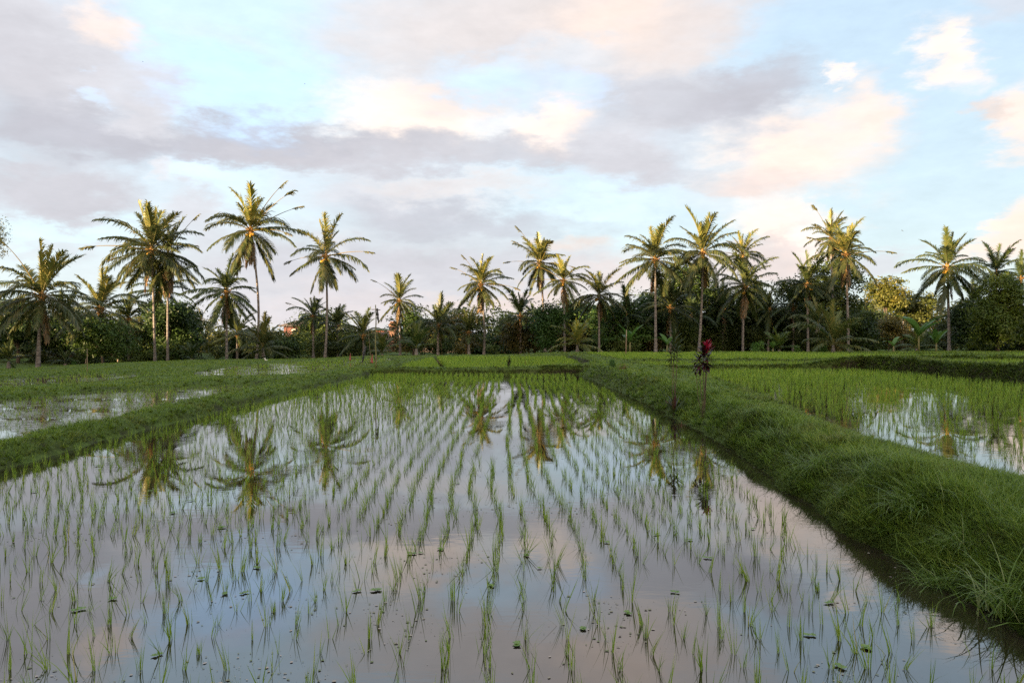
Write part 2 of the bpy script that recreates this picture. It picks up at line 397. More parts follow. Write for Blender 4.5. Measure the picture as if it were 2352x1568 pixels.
# ------------------------------------------------------------------ grass on the banks (nobody could count it)
def bank_grass():
    VV, FF, RR = [], [], []; off = 0
    def put(P, h, w, az, lean, curve, ns):
        nonlocal off
        V, F, r = blades(P, h, w, az, lean, curve, ns)
        VV.append(V); FF.append(F + off); RR.append(r); off += len(V)
    # turf on the tops and shoulders
    P = np.concatenate([cand(560000, 3.3, 80, 1.0, .8), cand(50000, 60, 125, 1.0, .8)])
    z, d, lev = terrain(P)
    patchy = fbm(P[:, 0] * 1.3, P[:, 1] * 1.3, 3, 40)
    keep = (d > .05 + .15 * rng.random(len(P))) & ((d < 4) | (P[:, 1] > 42))
    edge = np.clip(1 - (d - .1) / .5, 0, 1)
    P, z, d, patchy = P[keep], z[keep], d[keep], patchy[keep]
    n = len(P); dist = P[:, 1]
    az = np.where(rng.random(n) < .5, out_dir(P) + rng.normal(0, .7, n), rng.random(n) * 2 * PI)
    h = (.075 + .10 * rng.random(n) ** 1.5) * (1 + 1.1 * patchy) * np.clip(1.15 - .006 * dist, .75, 1.1)
    h = np.where(P[:, 0] > 2, h * np.where((P[:, 0] > 4.8) & (P[:, 0] < 6.5), .65, 1.), h * .72)
    w = np.maximum(.0050, dist * .0010) * (.7 + .6 * rng.random(n))
    near = dist < 14
    for sel, ns in ((near, 3), (~near, 2)):
        put(np.column_stack([P[sel], z[sel] - .01]), h[sel], w[sel], az[sel], rng.normal(.35, .25, sel.sum()).clip(0, 1.1), rng.normal(.7, .35, sel.sum()).clip(0, 1.6), ns)
    # thicker little tufts that break the turf up
    C = cand(30000, 3.5, 115, 1.0, .5); C = np.concatenate([C, np.column_stack([rng.uniform(2.9, 6.0, 4200), 3.5 * (22 / 3.5) ** rng.random(4200)])])
    zc, dc, lc = terrain(C); k_ = (dc > np.where(C[:, 1] > 20, .02, .10)) & ((dc < 3) | (C[:, 1] > 42)); C, zc, dc = C[k_], zc[k_], dc[k_]; m = len(C); nb = 22
    size = (.55 + .8 * rng.random(m) ** 2.5) * np.where((C[:, 0] > 4.8) & (C[:, 0] < 6.5), .6, 1) * np.where(C[:, 0] > 2, 1.15, .75) * np.clip(1.1 - C[:, 1] * .006, .7, 1.1)
    od = out_dir(C); oc = np.clip(1.2 - dc, 0, 1)
    q = np.repeat(C, nb, 0) + rng.normal(0, .03, (m * nb, 2)) * np.repeat(size, nb)[:, None]
    az = np.where(rng.random(m * nb) < np.repeat(oc * .7, nb), np.repeat(od, nb) + rng.normal(0, .6, m * nb), rng.random(m * nb) * 6.28)
    w = np.maximum(.0055, q[:, 1] * .0011) * (.7 + .6 * rng.random(m * nb))
    Vt, Ft, rt = blades(np.column_stack([q, np.repeat(zc, nb) - .01]), np.repeat(size, nb) * .20 * (.4 + .6 * rng.random(m * nb)), w, az, rng.normal(.45, .22, m * nb).clip(0, 1.2), rng.normal(1.0, .4, m * nb).clip(0, 2.), 4,
                        rnd=np.clip(np.repeat(rng.random(m), nb) * .75 + .35 * rng.random(m * nb), 0, 1))
    VV.append(Vt); FF.append(Ft + off); RR.append(rt); off += len(Vt)
    o = mk('bank_grass', np.concatenate(VV), np.concatenate(FF), 'grass', rnd=np.concatenate(RR)); o['kind'] = 'stuff'
    o['label'] = 'short green grass covering the tops of the paddy banks'
    # longer blades and broad little herb leaves hanging down the sides of the banks
    VV, FF, RR = [], [], []; off = 0
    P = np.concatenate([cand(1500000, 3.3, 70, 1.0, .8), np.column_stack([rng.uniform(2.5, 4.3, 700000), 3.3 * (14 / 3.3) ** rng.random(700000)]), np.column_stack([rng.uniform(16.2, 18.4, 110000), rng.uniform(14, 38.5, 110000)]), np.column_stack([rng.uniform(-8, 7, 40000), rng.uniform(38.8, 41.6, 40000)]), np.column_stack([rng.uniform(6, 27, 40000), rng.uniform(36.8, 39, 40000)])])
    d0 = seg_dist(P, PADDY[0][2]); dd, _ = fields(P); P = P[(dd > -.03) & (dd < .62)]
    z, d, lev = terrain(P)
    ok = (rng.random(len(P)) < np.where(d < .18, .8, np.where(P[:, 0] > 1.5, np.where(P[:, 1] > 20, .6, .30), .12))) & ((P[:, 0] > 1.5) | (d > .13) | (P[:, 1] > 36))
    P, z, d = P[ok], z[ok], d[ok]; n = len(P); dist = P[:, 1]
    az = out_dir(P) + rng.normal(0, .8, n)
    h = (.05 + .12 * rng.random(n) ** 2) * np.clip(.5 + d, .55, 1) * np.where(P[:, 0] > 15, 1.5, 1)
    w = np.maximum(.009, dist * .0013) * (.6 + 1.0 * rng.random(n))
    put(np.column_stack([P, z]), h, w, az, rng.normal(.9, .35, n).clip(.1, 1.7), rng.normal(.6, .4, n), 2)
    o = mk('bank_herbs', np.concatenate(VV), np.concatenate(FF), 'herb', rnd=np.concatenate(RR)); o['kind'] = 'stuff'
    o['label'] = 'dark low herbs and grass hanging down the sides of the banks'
bank_grass()

# tussocks of long grass on the high right bank
def tuft_mesh(n, h, lean, w, mat, ns=5, name='grass_tuft', spread=.10, curve=1.3):
    az = rng.random(n) * 2 * PI
    P = np.column_stack([rng.normal(0, spread, n), rng.normal(0, spread, n), np.full(n, -.04)])
    V, F, r = blades(P, h * (.45 + .55 * rng.random(n)), w * (.6 + .7 * rng.random(n)), az, rng.normal(lean, .2, n).clip(.02, 1.2), rng.normal(curve, .35, n).clip(.1, 2.2), ns)
    return mk(name, V, F, mat, rnd=r, link=False)
TM = [tuft_mesh(260, .56, .42, .0095, 'longgrass', curve=1.6) for _ in range(4)]
TS = [tuft_mesh(130, .36, .35, .008, 'longgrass', 4) for _ in range(3)]
for k, (px, py, D, s, lab) in enumerate([
        (1885, 1045, 9.8, 1.0, 'arching tussock of long grass on the high bank left of the rice reflection gap'),
        (2105, 1180, 7.2, 1.0, 'big fountain-like tussock of long grass halfway down the near end of the high bank'),
        (2335, 1300, 5.4, 1.15, 'largest grass tussock, cut by the right edge of the picture'),
        (1790, 990, 12.2, .95, 'long-bladed tussock on the bank just behind the arching tussocks'),
        (1675, 930, 15.4, .85, 'grass tussock on the bank at the foot of the red cordyline'),
        (2010, 1120, 8.4, .85, 'low spreading grass tussock between two larger ones on the high bank'),
        (2230, 1215, 6.3, .8, 'grass tussock with pale blades near the right end of the bank'),
        (1840, 1010, 10.6, .7, 'smaller tussock against the left side of the first arching one'), (1740, 960, 13.8, .7, 'tussock of pale grass between the cordyline and the arching tussocks'),
        (2160, 1290, 6.1, .75, 'tussock hanging over the dark water strip at the right'), (2060, 1060, 8.9, .6, 'small tussock on the right-hand shoulder of the high bank'), (1960, 1120, 8.3, .7, 'tussock leaning from the middle of the bank face')]):
    x = (px - CX) / FX * D
    o = inst('grass_tuft', TM[k % 4], None, (x, D, ground_z(x, D)), rng.random() * 6, s)
    tag(o, lab, 'grass tuft', 'long grass tussocks on the right bank')
SM_P = []
for k in range(46):
    y = 4.2 * (34 / 4.2) ** ((k + .5) / 46); x = 3.75 + .012 * y + rng.random() * (1.2)
    SM_P.append((x, y))
for k, (x, y) in enumerate(SM_P):
    o = inst('small_grass_tuft', TS[k % 3], None, (x, y, ground_z(x, y)), rng.random() * 6, .7 + .5 * rng.random())
    tag(o, 'small tuft of taller grass standing out of the turf on the right bank', 'grass tuft', 'small grass tufts on the right bank')
dry = tuft_mesh(90, .45, .3, .012, 'drygrass', 4, 'dry_grass_clump', .07)
for px, py, D, s, lab in [(1562, 985, 16.8, .8, 'rusty brown clump of dead grass low on the left face of the high bank'), (1432, 868, 32., 1.1, 'brown dead grass clump at the corner where the cross bank meets the high bank')]:
    p = W(px, py, D); x = p.x; tag(inst('dry_grass_clump', dry, None, (x, D, ground_z(x, D)), .5, s), lab, 'dead grass')
lgreen = tuft_mesh(160, .38, .3, .02, 'rice', 3, 'seedling_clump', .13)
for px, py, D, lev, lab in [(238, 891, 28.2, .05, 'bright tuft of spare rice seedlings at the edge of the left paddy'), (506, 876, 33.6, .05, 'small bright seedling tuft under the dark left cross bank'), (1385, 838, 44., .45, 'dark bush of grass on the far bank behind the corner')]:
    x = (px - CX) / FX * D; tag(inst('seedling_clump', lgreen, None, (x, D, lev if lev < .4 else ground_z(x, D)), 0, .8), lab, 'seedling clump')

# ------------------------------------------------------------------ rice
def clump_geo(n, h, w, lean_m, tilt_az, tilt, ns=3):
    az = rng.random(n) * 2 * PI
    P = np.column_stack([rng.normal(0, .009, n), rng.normal(0, .009, n), np.full(n, -.03)])
    L = rng.gamma(2., lean_m / 2, n).clip(0, .95)
    V, F, r = blades(P, h * (.5 + .5 * rng.random(n)), w * (.7 + .6 * rng.random(n)), az, L, rng.normal(.12, .2, n), ns, rnd=rng.random(n))
    V[:, 0] += V[:, 2].clip(0) * math.tan(tilt) * math.cos(tilt_az); V[:, 1] += V[:, 2].clip(0) * math.tan(tilt) * math.sin(tilt_az)
    return V, F, r
RM = []
for k in range(40):
    n = int(rng.integers(4, 14)); V, F, r = clump_geo(n, .19 + .10 * rng.random(), .0056, .10 + .14 * rng.random(), rng.random() * 6.28, abs(rng.normal(0, .20)))
    RM.append(mk('rice_seedling', V, F, 'rice', rnd=r, link=False))
def rice_rows(poly, lev, spx, spy, jit, skip, ymin=3.9, x0=None):
    a = np.array(poly); gx = np.arange(a[:, 0].min(), a[:, 0].max(), spx); gy = np.arange(max(ymin, a[:, 1].min()), a[:, 1].max(), spy)
    X, Y = np.meshgrid(gx, gy); P = np.stack([X.ravel(), Y.ravel()], 1)
    P[:, 0] += fbm(P[:, 0] * .15 + 3, P[:, 1] * .25, 2, 77) * .5
    P = P + rng.normal(0, jit, P.shape)
    P = P[rng.random(len(P)) > skip + .25 * (fbm(P[:, 0] * 1.1, P[:, 1] * .7, 2, 31) > .14)]
    d, _ = fields(P); ed = seg_dist(P, poly); P = P[(ed < 0) & (d < -.16 - .3 * ((P[:, 0] > 1) & (P[:, 0] < 4)))]
    P = P[np.abs(P[:, 0]) < P[:, 1] * .665 + .3]
    return P
stuffP, stuffL, stuffH = [], [], []
ind = []
for nm, L, poly, _ in PADDY:
    sp = dict(main=(.245, .235, .017, .06), right=(.235, .225, .025, .07), left_near=(.27, .30, .03, .12), left_mid=(.27, .36, .02, .22), left_far=(.27, .36, .02, .3)).get(nm, (.24, .24, .03, .05))
    P = rice_rows(poly, L, *sp, ymin=3.6)
    if nm == 'main':
        # gaps: the walking lines, and thinner planting near the near left
        gap = (np.abs(P[:, 0] - (-.35) - .05 * (P[:, 1] - 20) * .1) < .16) & (P[:, 1] > 12)
        P = P[~gap]
        hole = fbm(P[:, 0] * .8, P[:, 1] * .5, 2, 55) > .27
        P = P[~hole]
    if nm == 'main_upper':
        P = P[~((np.abs(P[:, 0] + 3.4 + .12 * (P[:, 1] - 41)) < .2) | (np.abs(P[:, 0] + .2) < .1))]
    order = np.argsort(P[:, 1])
    if nm == 'main':
        P = P[order]; inview = np.abs(P[:, 0]) < P[:, 1] * .645
        vis = P[inview & (P[:, 1] > 4.25)]; ind = vis[:300]
        rest = np.concatenate([vis[300:], P[~(inview & (P[:, 1] > 4.25))]])
        stuffP.append(rest); stuffL.append(np.full(len(rest), L)); stuffH.append(np.full(len(rest), 1.0))
    else:
        stuffP.append(P); stuffL.append(np.full(len(P), L)); stuffH.append(np.full(len(P), {'left_near': .6, 'right': 1.05, 'left_mid': .62, 'left_far': .6}.get(nm, 1.15)))
for k, (x, y) in enumerate(ind):
    o = inst('rice_seedling', RM[k % len(RM)], None, (x, y, 0), rng.random() * 6.28, .75 + .55 * rng.random())
    tag(o, 'thin young green rice seedling clump standing in the still water of the near paddy', 'rice plant', 'rice seedlings nearest in the middle paddy')
def rice_stuff():
    VV, FF, RR = [], [], []; off = 0
    P = np.concatenate(stuffP); L = np.concatenate(stuffL); H = np.concatenate(stuffH)
    for y0, y1, nb, ns in ((0, 12, 9, 3), (12, 24, 8, 2), (24, 90, 7, 2)):
        s = (P[:, 1] >= y0) & (P[:, 1] < y1)
        p = np.repeat(P[s], nb, 0); l = np.repeat(L[s], nb); hh = np.repeat(H[s] * (.8 + .45 * rng.random(s.sum())), nb); n = len(p)
        tz = np.repeat(rng.random(s.sum()) * 6.28, nb); tl = np.repeat(np.abs(rng.normal(0, .14, s.sum())), nb)
        rr = np.repeat(rng.random(s.sum()) * .6, nb) + rng.random(n) * .4
        q = np.column_stack([p + rng.normal(0, .012, (n, 2)), l - .02])
        az = rng.random(n) * 6.28; lean = rng.gamma(2, .08, n).clip(0, .9)
        vx = np.cos(az) * lean + np.cos(tz) * tl; vy = np.sin(az) * lean + np.sin(tz) * tl
        w = np.maximum(.006, p[:, 1] * .00042) * (.7 + .6 * rng.random(n))
        V, F, r = blades(q, .20 * hh * (.55 + .5 * rng.random(n)), w, np.arctan2(vy, vx), np.hypot(vx, vy).clip(0, 1.1), rng.normal(.12, .2, n), ns, rnd=rr)
        VV.append(V); FF.append(F + off); RR.append(r); off += len(V)
    o = mk('rice_planting', np.concatenate(VV), np.concatenate(FF), 'rice', rnd=np.concatenate(RR)); o['kind'] = 'stuff'
    o['label'] = 'rows of young rice planted across the flooded paddies'
rice_stuff()

# ------------------------------------------------------------------ things floating on the water
def floating():
    V, F, r = [], [], []; n0 = 0
    N = 12000
    P = cand(60000, 4.2, 30, 1.0, .1)
    f = fbm(P[:, 0] * 1.6, P[:, 1] * 1.6, 4, 90)
    d = seg_dist(P, PADDY[0][2])
    pr = np.clip((f - .0) * 3.6, .05, 1) ** 1.5
    keep = (d < -.05) & (rng.random(len(P)) < pr * .6)
    P = P[keep][:N]
    for x, y in P:
        s = (.0025 + .010 * rng.random() ** 3) * (1 + y * .05); a = rng.random() * 6.28; k = 5; el = .45 + .5 * rng.random()
        c, q = math.cos(a), math.sin(a)
        for j in range(k):
            u, v = s * math.cos(j * 6.283 / k), s * el * math.sin(j * 6.283 / k)
            V.append((x + u * c - v * q, y + u * q + v * c, .004))
        F.append([n0 + j for j in range(k)]); n0 += k; r += [rng.random()] * k
    o = mk('duckweed', V, np.array(F), 'duck', rnd=r); o['kind'] = 'stuff'; o['label'] = 'scattered specks of duckweed and scum drifting on the water'
floating()
def weed_mesh(nr):
    g = Geo()
    for c in range(nr):
        cx_, cy_ = (rng.normal(0, .014), rng.normal(0, .012)) if nr > 1 else (0, 0)
        for j in range(7):
            a = j * .9 + rng.random() * .4; L = .022 + .018 * rng.random(); w = L * .42; up = .10 + .2 * rng.random()
            dx, dy = math.cos(a), math.sin(a)
            pts = []
            for t, ww in ((0, .3), (.5, 1), (.85, .8), (1, .25)):
                z = .003 + L * t * up * .8; px_, py_ = cx_ + dx * L * t, cy_ + dy * L * t
                pts += [(px_ - dy * w * ww, py_ + dx * w * ww, z), (px_ + dy * w * ww, py_ - dx * w * ww, z)]
            g.add(pts, [[0, 1, 3, 2], [2, 3, 5, 4], [4, 5, 7, 6]], rng.random())
    return g.build('floating_weed', 'weed', link=False)
WM = [weed_mesh(k) for k in (1, 2, 2, 3, 5)]
for k, (px, py, sz) in enumerate([(868, 1356, 3), (820, 1358, 2), (590, 1304, 2), (462, 1330, 0), (510, 1212, 4), (516, 1364, 2), (560, 1362, 1), (945, 1272, 1), (965, 1270, 0), (1010, 1262, 1), (1210, 1276, 1), (1240, 1305, 0),
        (1340, 1443, 3), (1395, 1246, 0), (1510, 1228, 1), (1585, 1240, 0), (1625, 1282, 1), (1550, 1360, 2), (1440, 1408, 1), (1730, 1215, 0), (1905, 1385, 2), (1990, 1490, 3), (1930, 1532, 2), (1860, 1460, 1),
        (345, 1128, 2), (440, 1150, 1), (480, 1158, 0), (525, 1095, 1), (225, 1070, 4), (395, 1178, 1), (180, 1400, 1), (360, 1505, 2), (258, 1376, 0), (80, 1130, 1), (1130, 1345, 1), (1185, 1480, 1), (1052, 1110, 0), (1500, 1100, 1)]):
    x, y = G(px, py, 0.0)
    tag(inst('floating_weed', WM[sz], None, (x, y, .004), rng.random() * 6, .62 + .3 * rng.random()), 'small green rosette of floating weed on the still middle paddy', 'water weed', 'floating weeds on the middle paddy')

# ------------------------------------------------------------------ palms
def frond_mesh(e0, bend, L=5.0, leaf=1.15, nl=46, strip=None, vee=.25, droop=.5, seed=0, fold=1.0, sway=0.):
    r_ = random.Random(seed); g = Geo(); n = 16
    pts = [Vector((0, 0, 0))]; tans = []; ang = []
    for i in range(n):
        t = (i + .5) / n; a = R(e0 - bend * t ** 1.4); b = sway * t
        d = Vector((math.cos(a) * math.cos(b), math.cos(a) * math.sin(b), math.sin(a))); tans.append(d); pts.append(pts[-1] + d * L / n)
    tans.append(tans[-1])
    tube(g, pts, [.045 * (1 - .85 * i / n) + .006 for i in range(n + 1)], 4, .95, cap=False)
    V, F, RN = [], [], []; base = 0
    for j in range(nl):
        t = .13 + .87 * (j + .5) / nl
        if strip and strip[0] < t < strip[1]: continue
        f = t * n; i = min(int(f), n - 1); p = pts[i].lerp(pts[i + 1], f - i); T = tans[i]
        prof = min(1, (t - .05) / .20) * (1 - max(0, t - .6) ** 1.7 * 2.6)
        for sd in (-1, 1):
            if r_.random() < .06: continue
            ll = leaf * max(prof, .38) * r_.uniform(.68, 1.12)
            S = Vector((-T.y, T.x, 0)); S = S.normalized() if S.length > .05 else Vector((0, 1, 0))
            N = T.cross(S) * -1
            if N.z < 0: N = -N
            al = R(62 - 38 * t) * fold
            d = (T * math.cos(al) + S * sd * math.sin(al) + N * (vee + r_.uniform(-.12, .12))).normalized()
            q = p.copy(); w0 = r_.uniform(.075, .125); dk = droop * r_.uniform(.5, 1.6)
            rn = r_.random(); strip_v = []
            wdir = (T - d * T.dot(d)).normalized()
            for s, ww in enumerate((.7, 1, .75, .12)):
                strip_v += [tuple(q - wdir * w0 * ww * .5), tuple(q + wdir * w0 * ww * .5)]
                q = q + d * ll / 3
                d = (d + Vector((0, 0, -dk * (s + 1) * .55))).normalized()
                wdir = (T - d * T.dot(d)).normalized()
            V += strip_v; RN += [rn] * 8
            F += [[base, base + 1, base + 3, base + 2], [base + 2, base + 3, base + 5, base + 4], [base + 4, base + 5, base + 7, base + 6]]; base += 8
    g.add(V, F, np.array(RN))
    return g.build('frond', 'frond', link=False)
FK = {}
ELS = [86, 74, 60, 45, 28, 10, -10, -32, -58, -78]
for e in ELS:
    bd = {86: 14, 74: 30, 60: 42, 45: 60, 28: 60, 10: 54, -10: 40, -32: 30, -58: 18, -78: 8}[e]
    FK[e] = [frond_mesh(e, bd * f, seed=e * 7 + k, droop=.36 + .16 * k if e > 50 else .75 + .2 * k, vee=.35 if e > 20 else .1, fold=.62 if e > 80 else (.8 if e > 60 else 1.), sway=(-.3, .25, .0)[k], leaf=(1.25, 1.1, 1.4)[k]) for k, f in enumerate((1., .72, 1.25))]
STRIPPED = [frond_mesh(e, 22, seed=99 + e, strip=(.0, .80), droop=.6, leaf=.9, vee=.1, nl=70) for e in (66, 38, 12)] + [frond_mesh(e, 30, seed=199 + e, strip=(.35, .82), droop=.6) for e in (50, 5)]
def nearest_el(e): return min(ELS, key=lambda k: abs(k - e))
def coco_mesh():
    g = Geo(); r_ = random.Random(4)
    for k in range(10):
        a = r_.random() * 6.28; rr = .17 * r_.random(); z = -.18 * r_.random()
        ball(g, (rr * math.cos(a), rr * math.sin(a), z), .12, nu=8, nv=5, sz=1.15)
    return g.build('coconut_bunch', 'coconut', link=False, smooth=True)
COCO = coco_mesh()
def heart_mesh():
    g = Geo()
    tube(g, [(0, 0, -.75), (0, 0, -.35), (0, 0, .1), (0, 0, .8)], [.17, .27, .30, .05], 9)
    for k in range(14):
        a = k * 2.4; s = Vector((math.cos(a), math.sin(a), 0))
        tube(g, [s * .12 + Vector((0, 0, -.3)), s * .34 + Vector((0, 0, .12)), s * .62 + Vector((0, 0, .42 - .04 * k))], [.07, .055, .03], 5, cap=False)
    return g.build('leaf_bases', 'fibre', link=False, smooth=True)
HEART = heart_mesh()
def palm(name, label, hx, hy, bx, by, r, D, n=26, low=-55, yel=.5, nuts=2, strip=0, dead=2, cat='palm tree', group='coconut palms', bend=0., trunkr=.17, tint=(1, 1, 1), seed=0, up=0, fan=1.0):
    r_ = random.Random(seed * 13 + int(hx) + 5)
    H = W(hx, hy, D); B = W(bx, by, D); B.z -= .25
    t = thing(name, label, cat, tuple(B), group)
    loc = H - B
    if trunkr > 0:
        g = Geo(); m = 18; side = Vector((bend, 0, 0)); pts = []; rad = []
        for i in range(m + 1):
            u = i / m; p = loc * u; p.x = loc.x * (u ** 1.6 * .8 + u * .2); p += side * math.sin(PI * u) * (1 - .3 * u); pts.append(p)
            rr = trunkr * (1.0 - .38 * u) + trunkr * .9 * math.exp(-u * loc.length / .6); rad.append(rr * (1.04 if i % 2 else .97))
        tube(g, pts, rad, 9); g.build('trunk', 'trunk', t, smooth=True)
    s = r * D / FX * 1.12 / 5.0
    if trunkr != .16 or nuts: inst('leaf_bases', HEART, t, tuple(loc), r_.random() * 6, max(.75, min(1.15, s)))
    a0 = r_.random() * 6.28
    n = int(n * 1.18)
    for i in range(n):
        u = (i + .5) / n; e = 90 - (90 - low) * u ** (.95 - .15 * up) + r_.uniform(-12, 12)
        az = a0 + i * 2.39996 + r_.uniform(-.45, .45)
        me = FK[nearest_el(e)][r_.randrange(3)]
        o = inst('frond', me, t, tuple(loc + Vector((0, 0, .25 * (1 - u)))), az, s * (.86 if u < .12 else 1) * r_.uniform(.66, 1.16))
        o.rotation_euler = (r_.uniform(-.12, .12), r_.uniform(-.12, .12), az)
        y = max(0, 1 - u * 2.6) * yel
        k = r_.uniform(.85, 1.15)
        o.color = (tint[0] * k * (1 + 1.5 * y), tint[1] * k * (1 + 1.1 * y), tint[2] * k * (1 + .1 * y), 1)
    for i in range(strip):
        az = a0 + 1 + i * 2.1 + r_.uniform(-.3, .3) if i % 2 else r_.choice((r_.uniform(-.5, .5), PI + r_.uniform(-.5, .5)))
        o = inst('frond', STRIPPED[(i + seed) % 5], t, tuple(loc), az, s * r_.uniform(1.05, 1.35)); o.color = (1.5, 1.2, .9, 1)
        o['label'] = 'storm-stripped frond with leaflets left only towards its tip'
    for i in range(dead):
        az = r_.random() * 6.28; o = inst('frond', FK[-78][i % 3], t, tuple(loc + Vector((0, 0, -.3))), az, s * .72 * r_.uniform(.8, 1.1)); o.color = (2.1, 1.2, 1.5, 1)
        o['label'] = 'dead brown frond hanging against the trunk'
    for i in range(nuts):
        a = r_.uniform(PI, 2 * PI); inst('coconut_bunch', COCO, t, tuple(loc + Vector((math.cos(a) * .42, math.sin(a) * .42, -.35 - .15 * r_.random()))), a, 1.15)
    return t
DK = (.55, .72, .7)          # darker, blue-green kinds in the second row
